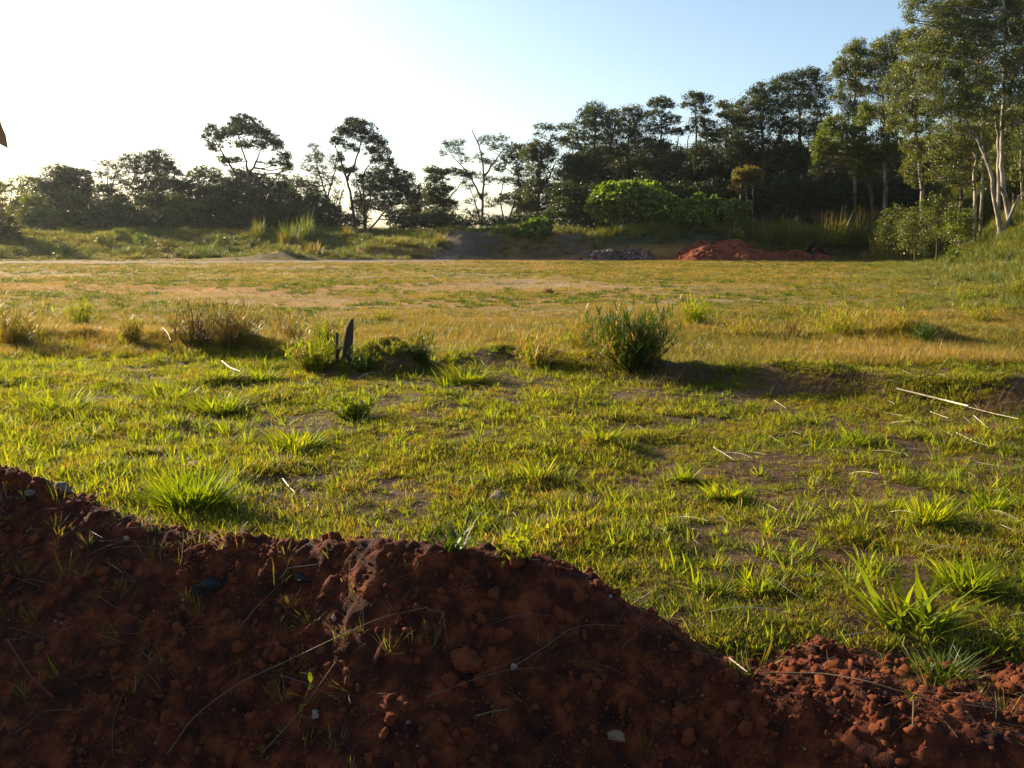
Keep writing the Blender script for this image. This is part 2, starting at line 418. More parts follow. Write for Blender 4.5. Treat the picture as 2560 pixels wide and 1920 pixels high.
# ------------------------------------------------------------------ ground sheet
def build_ground():
    ys = np.concatenate([np.linspace(-30, 1.0, 12)[:-1], np.arange(1.0, 6.0, 0.07), 6.0*np.exp(np.arange(0, 190)*0.0145), np.geomspace(96, 620, 40)])
    ys = np.unique(np.round(ys, 4))
    t = np.linspace(-1, 1, 330); t = np.sign(t)*np.abs(t)**1.25
    yy = ys[:, None]*np.ones_like(t)[None, :]
    half = 5+0.85*np.clip(ys, 0, None)
    half = np.where(ys > 96, half+(ys-96)*1.2, half)
    half = np.where(ys < 1, 30, half)
    xx = half[:, None]*t[None, :]
    zz = H(xx, yy)
    ny, nx = xx.shape
    i = np.arange(ny-1)[:, None]*nx; j = np.arange(nx-1)[None, :]
    f = np.stack([i+j, i+j+1, i+nx+j+1, i+nx+j], -1).reshape(-1, 4)
    me = new_mesh('ground', np.stack([xx, yy, zz], -1).reshape(-1, 3), f, MT['ground'], smooth=True)
    x = xx.ravel(); y = yy.ravel(); hx_ = G0(840, 640)[0]
    def mixc(c, m, d): return c*(1-m[:, None])+np.array(d)[None, :]*m[:, None]
    c = np.tile(np.array((0.085, 0.052, 0.024)), (len(x), 1))          # near: brown earth between the tufts
    c = mixc(c, 1-sstep(4, 14, y), (0.075, 0.038, 0.018))
    c = mixc(c, sstep(13, 22, y), (0.25, 0.135, 0.034))               # ochre field
    g = sstep(0.0, 0.5, fbm(x, y*2.2, 9, 4, 61))
    c = mixc(c, 0.5*g*sstep(14, 22, y), (0.17, 0.135, 0.030))
    def patch(u, v, rx, ry, col, amt, seed):
        nonlocal c
        px, py = G0(u, v)
        d = np.hypot((x-px)/rx, (y-py)/ry)+0.35*fbm(x, y, 2.5+rx*0.2, 4, seed)
        c = mixc(c, amt*(1-sstep(0.55, 1.1, d)), col)
    patch(170, 720, 9.5, 5.0, (0.33, 0.11, 0.02), 0.75, 71)
    patch(700, 735, 6, 3, (0.30, 0.15, 0.04), 0.35, 72)
    patch(1500, 700, 9, 4.5, (0.27, 0.19, 0.12), 0.7, 73)
    patch(1900, 712, 9, 3.5, (0.27, 0.19, 0.12), 0.65, 74)
    patch(2050, 752, 5.5, 2.0, (0.27, 0.20, 0.135), 0.8, 75)
    patch(1650, 770, 4, 1.4, (0.26, 0.19, 0.13), 0.6, 76)
    patch(400, 772, 5, 1.6, (0.27, 0.19, 0.13), 0.7, 77)
    patch(1150, 690, 5, 4, (0.28, 0.21, 0.14), 0.6, 78)
    patch(1300, 668, 16, 4, (0.28, 0.13, 0.035), 0.35, 79)
    patch(300, 690, 18, 5, (0.22, 0.16, 0.045), 0.5, 80)
    # grey dirt road along the far edge, climbing the bank
    d, fr = seg_dist(x, y, ROAD); d = d+1.9*sstep(75, 79, y)
    c = mixc(c, 0.9*(1-sstep(2.6, 4.0, d+0.8*fbm(x, y, 3, 3, 81))), (0.19, 0.145, 0.12))
    # bank: its shade painted as dark earth in the middle, red at the foot of the piles
    bank_shade = sstep(-11, -6, x)*(1-sstep(6, 10, x))*sstep(79, 80, y)*(1-sstep(83.5, 86, y))
    bank_shade = bank_shade*np.clip(0.75+0.6*fbm(x, y, 3, 3, 84), 0, 1)
    c = mixc(c, 0.9*bank_shade, (0.066, 0.048, 0.036))
    c = mixc(c, sstep(86, 92, y), (0.085, 0.085, 0.03))
    c = mixc(c, sstep(6, 10, x)*sstep(79.2, 80.4, y), (0.05, 0.055, 0.02))
    red = sstep(-2, 4, x)*(1-sstep(23, 27, x))*sstep(75.5, 77, y+0.5*fbm(x, y, 2, 3, 82))*(1-sstep(78.6, 79.6, y))
    c = mixc(c, 0.8*red, (0.22, 0.07, 0.03))
    ri = sstep(-5, 1, x-0.44*y)*sstep(18, 30, y)
    c = mixc(c, 0.85*ri, (0.14, 0.14, 0.035))
    hm = np.exp(-((x-hx_)/7.0)**2-((y-77.4)/1.6)**2)
    c = mixc(c, np.clip(hm*1.4, 0, 1), (0.10, 0.085, 0.03))
    c = mixc(c, sstep(150, 400, y), (0.10, 0.10, 0.05))
    c = np.clip(c*(1+0.22*fbm(x, y*1.5, 1.6, 4, 83))[:, None], 0.01, 0.8)
    at = me.color_attributes.new('soil', 'FLOAT_COLOR', 'POINT')
    at.data.foreach_set('color', np.concatenate([c, np.ones((len(c), 1))], 1).astype(np.float32).ravel())
    o = link('ground', me); tag(o, 'open field of dry grass and bare earth below a wooded bank', kind='structure')
build_ground()

def build_mound():
    xs = np.linspace(-6.6, 4.6, 760); ys = np.concatenate([np.arange(-2.5, 1.2, 0.1), np.arange(1.2, 6.6, 0.016)])
    xx, yy = np.meshgrid(xs, ys)
    zz = M(xx, yy)
    ny, nx = xx.shape
    i = np.arange(ny-1)[:, None]*nx; j = np.arange(nx-1)[None, :]
    f = np.stack([i+j, i+j+1, i+nx+j+1, i+nx+j], -1).reshape(-1, 4)
    keep = (zz > H(xx, yy)-0.10).ravel()
    f = f[keep[f].any(1)]
    used = np.unique(f); remap = np.full(nx*ny, -1); remap[used] = np.arange(len(used))
    V = np.stack([xx, yy, zz], -1).reshape(-1, 3)[used]
    me = new_mesh('soil_ridge', V, remap[f], MT['red_soil'], smooth=True)
    o = link('red_soil_ridge', me)
    tag(o, 'long ridge of dumped red earth in shade across the bottom of the picture', 'earth mound')
build_mound()

# ------------------------------------------------------------------ scattering (stuff)
def scatter(name, pts, rot, scale, idx, protos, label, cat, kind='stuff'):
    """one object that sets copies of small meshes on points"""
    pc = bpy.data.collections.new(name+'_source')
    for k, me in enumerate(protos):
        pc.objects.link(bpy.data.objects.new('%s_source_%02d' % (name, k), me))
    me = bpy.data.meshes.new(name)
    n = len(pts); me.vertices.add(n)
    me.vertices.foreach_set('co', np.asarray(pts, np.float32).ravel())
    a = me.attributes.new('rot', 'FLOAT_VECTOR', 'POINT'); a.data.foreach_set('vector', np.asarray(rot, np.float32).ravel())
    sc3 = np.asarray(scale, np.float32)
    if sc3.ndim == 1: sc3 = np.repeat(sc3[:, None], 3, 1)
    a = me.attributes.new('scl', 'FLOAT_VECTOR', 'POINT'); a.data.foreach_set('vector', sc3.ravel())
    a = me.attributes.new('pick', 'INT', 'POINT'); a.data.foreach_set('value', np.asarray(idx, np.int32))
    o = link(name, me)
    g = bpy.data.node_groups.new(name+'_nodes', 'GeometryNodeTree')
    g.interface.new_socket('Geometry', in_out='INPUT', socket_type='NodeSocketGeometry')
    g.interface.new_socket('Geometry', in_out='OUTPUT', socket_type='NodeSocketGeometry')
    N = g.nodes; Lk = g.links.new
    gi = N.new('NodeGroupInput'); go = N.new('NodeGroupOutput')
    ip = N.new('GeometryNodeInstanceOnPoints')
    ci = N.new('GeometryNodeCollectionInfo'); ci.inputs[0].default_value = pc; ci.inputs[1].default_value = True; ci.inputs[2].default_value = True
    def na(nm, typ):
        q = N.new('GeometryNodeInputNamedAttribute'); q.data_type = typ; q.inputs[0].default_value = nm; return q.outputs[0]
    er = N.new('FunctionNodeEulerToRotation'); Lk(na('rot', 'FLOAT_VECTOR'), er.inputs[0])
    Lk(gi.outputs[0], ip.inputs['Points']); Lk(ci.outputs[0], ip.inputs['Instance'])
    ip.inputs['Pick Instance'].default_value = True
    Lk(na('pick', 'INT'), ip.inputs['Instance Index']); Lk(er.outputs[0], ip.inputs['Rotation']); Lk(na('scl', 'FLOAT_VECTOR'), ip.inputs['Scale'])
    Lk(ip.outputs[0], go.inputs[0])
    md = o.modifiers.new('scatter', 'NODES'); md.node_group = g
    tag(o, label, cat, kind=kind)
    return o

def tuft_mesh(name, parts, rng):
    """parts: list of (n, length, width, base radius, lean, curl, material key)"""
    V = []; Q = []; T = []; rq = []; rt = []; mq = []; mt = []; off = 0; mats = []
    for (n, L, W, R, lean, curl, mk) in parts:
        if mk not in mats: mats.append(mk)
        mi = mats.index(mk)
        v, q, t, oq, ot = blades(n, L, W, R, lean, rng, 3, curl)
        r = rng.uniform(0, 1, n)
        V.append(v); Q.append(q+off); T.append(t+off); off += len(v)
        rq.append(r[oq]); rt.append(r[ot]); mq.append(np.full(len(q), mi)); mt.append(np.full(len(t), mi))
    return new_mesh(name, np.concatenate(V), [np.concatenate(Q), np.concatenate(T)], [MT[m] for m in mats],
                    rnd=np.concatenate(rq+rt), mat_idx=np.concatenate(mq+mt))

def stemmy_mesh(name, n, Hm, Wm, width, mats, rng):
    """ragged clump: leaning stems with short leaves standing off them, plus basal blades; mats: [(key, share)]"""
    V = []; Q = []; T = []; rq = []; rt = []; mq = []; mt = []; off = 0
    keys = [m for m, _ in mats]; sh = np.array([s for _, s in mats]); sh = sh/sh.sum()
    def push(v, q, t, oq, ot, mi_per):
        nonlocal off
        m = len(mi_per); r_ = rng.uniform(0, 1, m)
        V.append(v); Q.append(q+off); T.append(t+off); off += len(v)
        rq.append(r_[oq]); rt.append(r_[ot]); mq.append(mi_per[oq]); mt.append(mi_per[ot])
    ns = max(8, n//7); az = rng.uniform(0, 2*pi, ns); L = Hm*rng.uniform(0.45, 1.12, ns)
    reach = Wm*0.72*rng.uniform(0.1, 1.0, ns); th = np.arctan2(reach, L)
    bx = Wm*0.12*rng.normal(size=ns); by = Wm*0.12*rng.normal(size=ns); bend = rng.uniform(-0.1, 0.25, ns)*L
    smi = rng.choice(len(keys), ns, p=sh)
    def at(j, t):
        d = np.sin(th[j])*L[j]*t/np.cos(th[j])*0.8+bend[j]*t*t*0.6
        return np.stack([bx[j]+np.cos(az[j])*d, by[j]+np.sin(az[j])*d, L[j]*t-bend[j]*t*t*0.5], -1)
    # stems as thin strips
    sv = []; sq = []; own = []
    w_ = 0.0022
    for k in range(4):
        c = at(np.arange(ns), k/3); sv += [c-[w_, 0, 0], c+[w_, 0, 0]]
    sv = np.stack(sv, 1); b0 = (np.arange(ns)*8)[:, None]
    q = np.concatenate([b0+np.array([[2*k, 2*k+1, 2*k+3, 2*k+2]]) for k in range(3)]); oq = np.tile(np.arange(ns), 3)
    push(sv.reshape(-1, 3), q, np.zeros((0, 3), int), oq, np.zeros(0, int), smi)
    nl = int(n*1.25); j = rng.integers(0, ns, nl); t = rng.uniform(0.2, 1.0, nl)
    v, q, tr, oq, ot = blades(nl, Hm*0.30, width, 0.001, 1.15, rng, 3, 0.5, base_r=0.0005)
    v = v.reshape(nl, 7, 3)+at(j, t)[:, None, :]
    push(v.reshape(-1, 3), q, tr, oq, ot, np.where(rng.uniform(size=nl) < 0.8, smi[j], rng.choice(len(keys), nl, p=sh)))
    nb = int(n*0.5)
    v, q, tr, oq, ot = blades(nb, Hm*0.55, width, Wm*0.2, 0.9, rng, 3, 0.7)
    push(v, q, tr, oq, ot, rng.choice(len(keys), nb, p=sh))
    return new_mesh(name, np.concatenate(V), [np.concatenate(Q), np.concatenate(T)], [MT[k] for k in keys], rnd=np.concatenate(rq+rt), mat_idx=np.concatenate(mq+mt))

def trapezoid(n, y0, y1, p, margin=0.6, k=0.64):
    """points in the field with density falling as Y**-p"""
    u = RNG.uniform(0, 1, n)
    e = 2-p
    y = (y0**e+u*(y1**e-y0**e))**(1/e)
    x = RNG.uniform(-1, 1, n)*(k*y+margin)
    return x, y

def put(x, y, tilt, sc, nproto, zf=H, sink=0.0):
    n = len(x)
    z = zf(x, y)-sink
    pts = np.stack([x, y, z], -1)
    rot = np.stack([RNG.normal(0, tilt, n), RNG.normal(0, tilt, n), RNG.uniform(0, 2*pi, n)], -1)
    return pts, rot, sc, RNG.integers(0, nproto, n)

r = np.random.default_rng(3)
# short weedy turf near the camera
near_protos = []
for k in range(10):
    lush = k < 3
    near_protos.append(tuft_mesh('turf_tuft', [(18, 0.042+0.010*(k % 4), 0.0062, 0.05, 0.9, 0.9, 'green_blade'),
                                               (8, 0.05, 0.0045, 0.06, 1.05, 0.5, 'gold_blade'), (7, 0.05, 0.004, 0.06, 1.2, 0.5, 'dead_blade')] +
                                              ([(5, 0.11, 0.008, 0.02, 0.7, 0.8, 'lush_blade')] if lush else []), r))
x, y = trapezoid(150000, 3.0, 14.5, 0.9)
mnz = 0.9*fbm(x, y, 0.38, 4, 91)+0.3*fbm(x, y, 2.0, 3, 92)+0.2*sstep(-1, -5, x)
keep = (RNG.uniform(size=len(x)) < np.clip(0.70+1.8*mnz, 0.14, 1)) & (M(x, y, False) < H(x, y)+0.012+0.03*RNG.uniform(-1, 1, len(x)))
hx, hy = G0(960, 945)
keep &= ~((np.hypot((x-hx)/0.6, (y-hy)/0.5) < 1) & (RNG.uniform(size=len(x)) < 0.3))
x, y = x[keep], y[keep]
sc = RNG.uniform(0.55, 1.2, len(x))*(1+0.6*fbm(x, y, 0.7, 3, 93))*(1+0.25*sstep(-1, -4, x))
sc = np.clip(sc*0.85, 0.3, 1.6)
scatter('turf_grass', *put(x, y, 0.3, np.stack([sc*1.1, sc*1.1, sc*0.78], -1), 10), near_protos, 'short green and straw coloured turf growing over the near half of the field', 'grass')

# leafy tufts sprinkled through the turf
leafy = [tuft_mesh('leafy_tuft', [(14+2*k, 0.10+0.012*k, 0.011, 0.04, 1.15, 0.5, 'lush_blade'), (5, 0.12, 0.006, 0.05, 0.8, 0.6, 'gold_blade')], r) for k in range(6)]
x, y = trapezoid(7500, 3.4, 14.2, 0.8)
q = fbm(x, y, 1.6, 3, 95)+0.7*sstep(0, -4, x)+0.15
keep = (RNG.uniform(size=len(x)) < np.clip(q, 0.06, 1)) & (M(x, y, False) < H(x, y)+0.01)
keep &= ~(np.hypot((x-hx)/0.8, (y-hy)/0.7) < 1)
x, y = x[keep], y[keep]
scatter('leafy_grass', *put(x, y, 0.2, RNG.uniform(0.4, 1.05, len(x)), 6), leafy, 'bright leafy blades standing out of the near turf', 'grass')

# golden dry grass beyond the berm
gold = [tuft_mesh('golden_tuft', [(20, 0.13+0.02*k, 0.007, 0.10, 0.75, 0.7, 'gold_blade'), (16, 0.12, 0.007, 0.1, 0.85, 0.7, 'green_blade')], r) for k in range(6)]
x, y = trapezoid(90000, 11.8, 42, 1.3)
d2, _ = seg_dist(x, y, BERM2)
tall = (1-sstep(17, 23, y))*1.0
bare = sstep(-0.1, 0.5, fbm(x, y*1.6, 5, 4, 96))*sstep(17, 24, y)
front = y > np.interp(x, [p[0] for p in BERM2], [p[1] for p in BERM2], left=12.9)
keep = (RNG.uniform(size=len(x)) < (0.95-0.75*bare)) & front
x, y, tall = x[keep], y[keep], tall[keep]
sc = RNG.uniform(0.5, 1.1, len(x))*(0.40+0.38*tall)*(1+0.3*fbm(x, y, 2, 3, 97))
sc3 = np.stack([np.clip(sc, 0.3, 1.6)*1.2, np.clip(sc, 0.3, 1.6)*1.2, np.clip(sc, 0.2, 1.6)], -1)
p_ = put(x, y, 0.15, sc3, 6)
scatter('golden_grass', *p_, gold, 'golden dry grass covering the field behind the low berm', 'grass')

# thin cover over the far field
far = [tuft_mesh('far_tuft', [(30, 0.11, 0.016, 0.28, 0.7, 0.6, 'gold_blade'), (6, 0.10, 0.016, 0.25, 0.8, 0.6, 'green_blade')], r) for k in range(5)]
x, y = trapezoid(42000, 36, 79.5, 1.0, 2, 0.66)
d, _ = seg_dist(x, y, ROAD)
keep = (d > 3.3) & (RNG.uniform(size=len(x)) < np.clip(0.45-0.9*fbm(x, y*1.5, 6, 4, 98), 0.08, 1)) & ~((y > 75.5) & (x > -4) & (x < 26))
x, y = x[keep], y[keep]
sc = RNG.uniform(0.5, 1.2, len(x)); sc3 = np.stack([sc*1.3, sc*1.3, sc*(0.6+0.3*RNG.uniform(size=len(x)))], -1)
scatter('far_field_grass', *put(x, y, 0.1, sc3, 5), far, 'thin dry grass spread over the far field up to the bank', 'grass')

# low tussocks dotted over the open field
tus = [tuft_mesh('tussock', [(40, 0.15, 0.014, 0.13, 0.8, 0.7, 'green_blade' if k % 2 else 'deep_blade'), (20, 0.12, 0.012, 0.13, 0.8, 0.6, 'weed')], r) for k in range(5)]
x, y = trapezoid(15000, 15, 78, 0.9, 2, 0.66)
d, _ = seg_dist(x, y, ROAD)
keep = (d > 3.2) & (RNG.uniform(size=len(x)) < np.clip(0.4+1.1*fbm(x, y*1.3, 7, 4, 198), 0.05, 1)) & ~((y > 75.5) & (x > -4) & (x < 26))
x, y = x[keep], y[keep]
sc = RNG.uniform(0.5, 1.3, len(x)); sc3 = np.stack([sc*1.4, sc, sc*0.7], -1); p_ = put(x, y, 0.05, sc3, 5); p_[1][:, 2] *= 0.05
scatter('field_tussocks', *p_, tus, 'low green tussocks dotted over the dry open field', 'grass')

# rough growth on the bank and hillside
rough = [tuft_mesh('rough_growth_tuft', [(46, 0.55+0.06*k, 0.035, 0.30, 0.6, 0.7, 'weed'), (14, 0.6, 0.02, 0.3, 0.5, 0.5, 'gold_blade')], r) for k in range(6)]
n = 34000
x = RNG.uniform(-68, 66, n); y = RNG.uniform(75.5, 112, n)
steep = sstep(-10, -4, x)*(1-sstep(12, 20, x))
d, _ = seg_dist(x, y, ROAD)
d = d+2.3*sstep(75, 79, y)
hump = np.exp(-((x+15)/7.0)**2-((y-77.8)/1.5)**2) > 0.35
keep = (d > 3.0) & ~((y < 84) & (x < 8) & (RNG.uniform(size=n) < 0.62*steep)) & ((y > 80+fbm(x, y, 3, 2, 99)) | hump | ((x > 26) & (y > 77))) & (RNG.uniform(size=n) < np.clip(0.8+0.7*fbm(x, y, 3.5, 3, 101), 0.15, 1))
keep &= ~((x > -3) & (x < 27) & (y < 80.0))
x1, y1 = x[keep], y[keep]
s1 = RNG.uniform(0.4, 1.2, len(x1))*(0.75+1.3*sstep(8, 16, x1)*sstep(81, 84, y1)*np.clip(0.7+0.8*fbm(x1, y1, 2.5, 3, 109), 0.2, 1.3)+0.35*np.clip(fbm(x1, y1, 4, 3, 102), -1, 1))
n = 24000
x = RNG.uniform(8, 62, n); y = RNG.uniform(20, 84, n)
q = x-0.46*y+22
keep = (q > 19.0+2*fbm(x, y, 4, 2, 103)) & (RNG.uniform(size=n) < np.clip(0.75+0.6*fbm(x, y, 3, 3, 104), 0.2, 1)) & (x < 0.68*y+3)
x2, y2 = x[keep], y[keep]
s2 = RNG.uniform(0.35, 0.9, len(x2))*(0.45+0.75*sstep(21, 27, q[keep]))*(0.6+0.4*sstep(22, 45, y2))
x = np.concatenate([x1, x2]); y = np.concatenate([y1, y2]); sc = np.concatenate([s1, s2])
scatter('rough_growth', *put(x, y, 0.12, sc, 6), rough, 'rough weeds and tall grass covering the bank and the hillside', 'undergrowth')

# clods, pebbles and straw on the red soil
def clod_mesh(seed, mat, sub=2, rough=0.35, flat=0.8):
    import bmesh
    bm = bmesh.new(); bmesh.ops.create_icosphere(bm, subdivisions=sub, radius=1.0)
    V = np.array([v.co[:] for v in bm.verts]); F = np.array([[v.index for v in f.verts] for f in bm.faces])
    bm.free()
    rr = np.random.default_rng(seed)
    ph = rr.uniform(0, 6, (5, 3)); dr = unit(rr.normal(size=(5, 3)))
    s = sum(np.sin(V@(dr[i]*(2.0+i*1.1))*1.4+ph[i, 0])*0.5**(i*0.5) for i in range(5))/2.5
    if sub >= 2:
        for q in range(6):
            dq = unit(rr.normal(size=3)); s = s+0.16*np.sin(V@dq*(9+4*q)+rr.uniform(0, 6))
        for q in range(7):      # broken flat faces
            dq = unit(rr.normal(size=3)); h = rr.uniform(0.62, 0.85); k = np.clip(V@dq-h, 0, None); V = V-k[:, None]*dq*0.9
    V = V*(1+rough*s)[:, None]*np.array((1, rr.uniform(0.7, 1), flat*rr.uniform(0.7, 1)))
    return new_mesh('clod', V, F, mat, smooth=sub > 2)

n = 60000
x = RNG.uniform(-4.2, 4.0, n); y = RNG.uniform(1.8, 4.8, n)
mz = M(x, y); keep = (mz > H(x, y)-0.01) & (RNG.uniform(size=n) < np.clip(0.5+0.9*fbm(x, y, 0.5, 3, 105)+0.6*sstep(0.6, 1.3, x)*sstep(2.7, 3.0, y), 0.15, 1))
x, y = x[keep], y[keep]
sc = 0.0035*np.power(RNG.uniform(0.02, 1, len(x)), -0.62); sc = np.clip(sc, 0.003, 0.04)
scatter('soil_clods', *put(x, y, 1.0, sc, 6, M, 0.0), [clod_mesh(k, MT['clod'], 2, 0.5) for k in range(6)], 'small clods of red earth lying over the shaded ridge', 'soil clods')
n = 420
x = RNG.uniform(-4.0, 4.0, n); y = RNG.uniform(1.6, 5.2, n)
keep = M(x, y) > H(x, y); x, y = x[keep], y[keep]
sc = np.clip(0.004*np.power(RNG.uniform(0.02, 1, len(x)), -0.4), 0.003, 0.016)
scatter('pebbles', *put(x, y, 1.0, sc, 5, M, 0.0), [clod_mesh(20+k, MT['pebble'], 2, 0.25) for k in range(5)], 'pale pebbles scattered through the red earth of the ridge', 'pebbles')

def straw_mesh(seed, L, R, mat, bend=0.25, n=6):
    rr = np.random.default_rng(seed); T = Tubes(4)
    p = bez((-L/2, 0, 0), (rr.uniform(-.1, .1)*L, bend*L*rr.uniform(-1, 1), 0.15*L*rr.uniform(0, 1)), (L/2, 0, 0), n)
    T.add(p, np.linspace(R, R*0.5, n)); return T.mesh('straw', mat)
straws = [straw_mesh(k, 0.10+0.03*k, 0.0011, MT['straw']) for k in range(7)]
n = 4200
x = RNG.uniform(-4.2, 4.0, n); y = RNG.uniform(1.6, 5.4, n)
keep = (M(x, y) > H(x, y)) & (RNG.uniform(size=n) < np.clip(0.35+0.9*fbm(x, y, 0.9, 3, 106), 0.05, 1)); x, y = x[keep], y[keep]
scatter('straw_litter', *put(x, y, 0.35, RNG.uniform(0.4, 1.3, len(x)), 7, M, -0.006), straws, 'thin dry straws lying about on the red earth ridge', 'straw')
straws2 = [straw_mesh(30+k, 0.14+0.04*k, 0.0022, MT['pale_straw']) for k in range(6)]
x, y = trapezoid(900, 3.6, 13, 0.5)
keep = (M(x, y, False) < H(x, y)) & (RNG.uniform(size=len(x)) < 0.25+0.6*sstep(0, 3, x)); x, y = x[keep], y[keep]
scatter('pale_straw_litter', *put(x, y, 0.2, RNG.uniform(0.3, 1.1, len(x)), 6, H, -0.035), straws2, 'bleached straws lying on the near turf', 'straw')
# few green weeds on the shaded soil
sw = [tuft_mesh('soil_weed', [(7+2*k, 0.07+0.015*k, 0.0035, 0.02, 0.9, 0.9, 'green_blade'), (3, 0.1, 0.002, 0.02, 1.0, 0.5, 'straw')], r) for k in range(4)]
n = 3200
x = RNG.uniform(-4.2, 4.0, n); y = RNG.uniform(1.8, 5.0, n)
keep = (M(x, y) > H(x, y)-0.01) & (RNG.uniform(size=n) < np.clip(0.14+0.6*fbm(x, y, 0.8, 3, 107)+0.7*sstep(-1.0, -2.0, x)*sstep(3.0, 3.6, y), 0.03, 0.9)); x, y = x[keep], y[keep]
scatter('soil_weeds', *put(x, y, 0.3, RNG.uniform(0.4, 1.2, len(x)), 4, M, 0.0), sw, 'sparse thin weeds sprouting from the shaded red earth', 'weeds')

# ------------------------------------------------------------------ trees
def build_tree(name, label, cat, base_u, Y, trunks, lobes, leaf, bark='bark', dens=1.0, lsize=(0.22, 0.10), droop=0.0, flat=0.4,
               cluster=0.6, trunk_r=0.16, group=None, per=60, seed=None, gap=0.0, depth=0.9):
    """trunks: list of pixel paths (first point = foot); lobes: list of (u, v, ru, rv) pixel ellipses of the crown"""
    rr = np.random.default_rng(seed if seed is not None else int(base_u*7+Y))
    if base_u < 1300 and Y >= 96: Y += 6
    bx = P(base_u, 600, Y)[0]; bz = float(H(bx, Y))
    root = np.array((bx, Y, bz)); cluster = cluster*0.72
    o = empty(name, root, label, cat, group)
    m_px = Y/FPX
    T = Tubes(7); B = Tubes(4)
    tp = []; tr_ = []
    for ti, path in enumerate(trunks):
        w3 = [P(u, v, Y+ (rr.normal(0, 0.35) if i else 0)) for i, (u, v) in enumerate(path)]
        if ti == 0 or len(path[0]) == 2 and path[0] == trunks[0][0]: w3[0] = root.copy(); w3[0][2] -= 0.25
        else: w3[0][1] = Y
        if ti > 0 and path[0] != trunks[0][0]:
            # starts from a fork or at its own foot
            if path[0] not in trunks[0]:
                w3[0][2] = float(H(w3[0][0], Y))-0.2
        w3 = np.array(w3)
        # resample smoothly
        s = np.linspace(0, len(w3)-1, 5*(len(w3)-1)+1)
        pts = np.stack([np.interp(s, np.arange(len(w3)), w3[:, k]) for k in range(3)], -1)
        for _ in range(2): pts[1:-1] = 0.25*pts[:-2]+0.5*pts[1:-1]+0.25*pts[2:]
        pts[1:-1, :2] += rr.normal(0, 0.04, (len(pts)-2, 2))
        rad = trunk_r*(1 if ti == 0 else 0.75)*np.linspace(1, 0.28, len(pts)); rad[0] *= 1.25
        T.add(pts, rad); tp.append(pts); tr_.append(rad)
    allp = np.concatenate(tp); allr = np.concatenate(tr_)
    leaves = []
    extra = []
    for (u, v, ru, rv) in lobes:
        if ru < 30 and len(lobes) > 5 and rr.uniform() < 0.7:
            extra.append((u+rr.uniform(-1, 1)*ru, v+rr.uniform(-0.6, 1.4)*rv, ru*rr.uniform(0.3, 0.55), rv*rr.uniform(0.4, 0.8)))
    for (u, v, ru, rv) in list(lobes)+extra:
        ru *= 1.12; rv *= 1.38
        c = P(u, v, Y+rr.uniform(-1, 1)*depth*ru*m_px*0.8)
        a, b = ru*m_px, rv*m_px
        dd = np.linalg.norm((allp-c)*np.array((1, 1, 1.0)), axis=1)+np.clip(allp[:, 2]-c[2]+b*0.6, 0, None)*3
        dd[:3] += 50
        k = int(np.argmin(dd)); st = allp[k]
        hub = c+np.array((0, 0, -0.45*b))
        mid = (st+hub)/2+np.array((rr.normal(0, .15), rr.normal(0, .15), -0.12*np.linalg.norm(hub-st)))
        if np.linalg.norm(hub-st) > 0.3:
            n = 7; r0 = min(allr[k]*0.8, 0.03+0.022*np.linalg.norm(hub-st)+0.01*a)
            bp = bez(st, mid, hub, n); bp[1:-1] += rr.normal(0, 0.06, (n-2, 3))
            B.add(bp, np.linspace(r0, r0*0.45, n), 5)
        area = pi*a*b
        K = max(5, int(dens*area/(cluster*cluster*0.9)*0.98))
        # cluster centres, crowded towards the shell and the top
        d = unit(rr.normal(size=(K, 3))); d[:, 2] = np.where(d[:, 2] < -0.6, -d[:, 2]*0.5, d[:, 2])
        rad = rr.uniform(0.25, 1.08, K)**0.6
        cc = c+d*rad[:, None]*np.array((a, max(a, b)*depth, b))
        for q in range(K):
            if rr.uniform() < 0.75:
                m2 = (hub+cc[q])/2+rr.normal(0, 0.12, 3)
                B.add(bez(hub, m2, cc[q], 4), np.linspace(0.028, 0.010, 4)*(0.6+0.5*a/2), 3)
        nl = rr.poisson(per*0.55*rr.uniform(0.3, 1.7, K))
        own = np.repeat(np.arange(K), nl)
        csz = cluster*rr.uniform(0.55, 1.2, K)
        off = rr.normal(size=(len(own), 3))
        off = off*0.45
        off[:, 2] *= 0.72 if flat > 0.2 else 0.95
        lc = cc[own]+off*csz[own][:, None]
        if droop > 0: lc[:, 2] -= 0.3*csz[own]*np.abs(off[:, 0])*droop
        leaves.append(lc)
        ns = int(K*per*0.13)
        st_ = unit(rr.normal(size=(ns, 3)))*rr.uniform(0.2, 1.35, (ns, 1))**0.5*np.array((a, max(a, b)*depth, b))*1.05
        leaves.append(c+st_)
    lc = np.concatenate(leaves)
    v, f = leaf_quads(lc, lsize[0], lsize[1], rr, droop, flat)
    rnd = rr.uniform(0, 1, len(f))
    link('trunk', T.mesh('trunk', MT[bark]), o).matrix_parent_inverse.identity()
    tk = o.children[0]
    tk.location = -root
    if B.n:
        b_ = link('branches', B.mesh('branches', MT[bark]), o); b_.location = -root; b_['kind'] = 'stuff'
    cr = link('crown', new_mesh('crown', v, f, MT[leaf], rnd=rnd), o); cr.location = -root
    return o

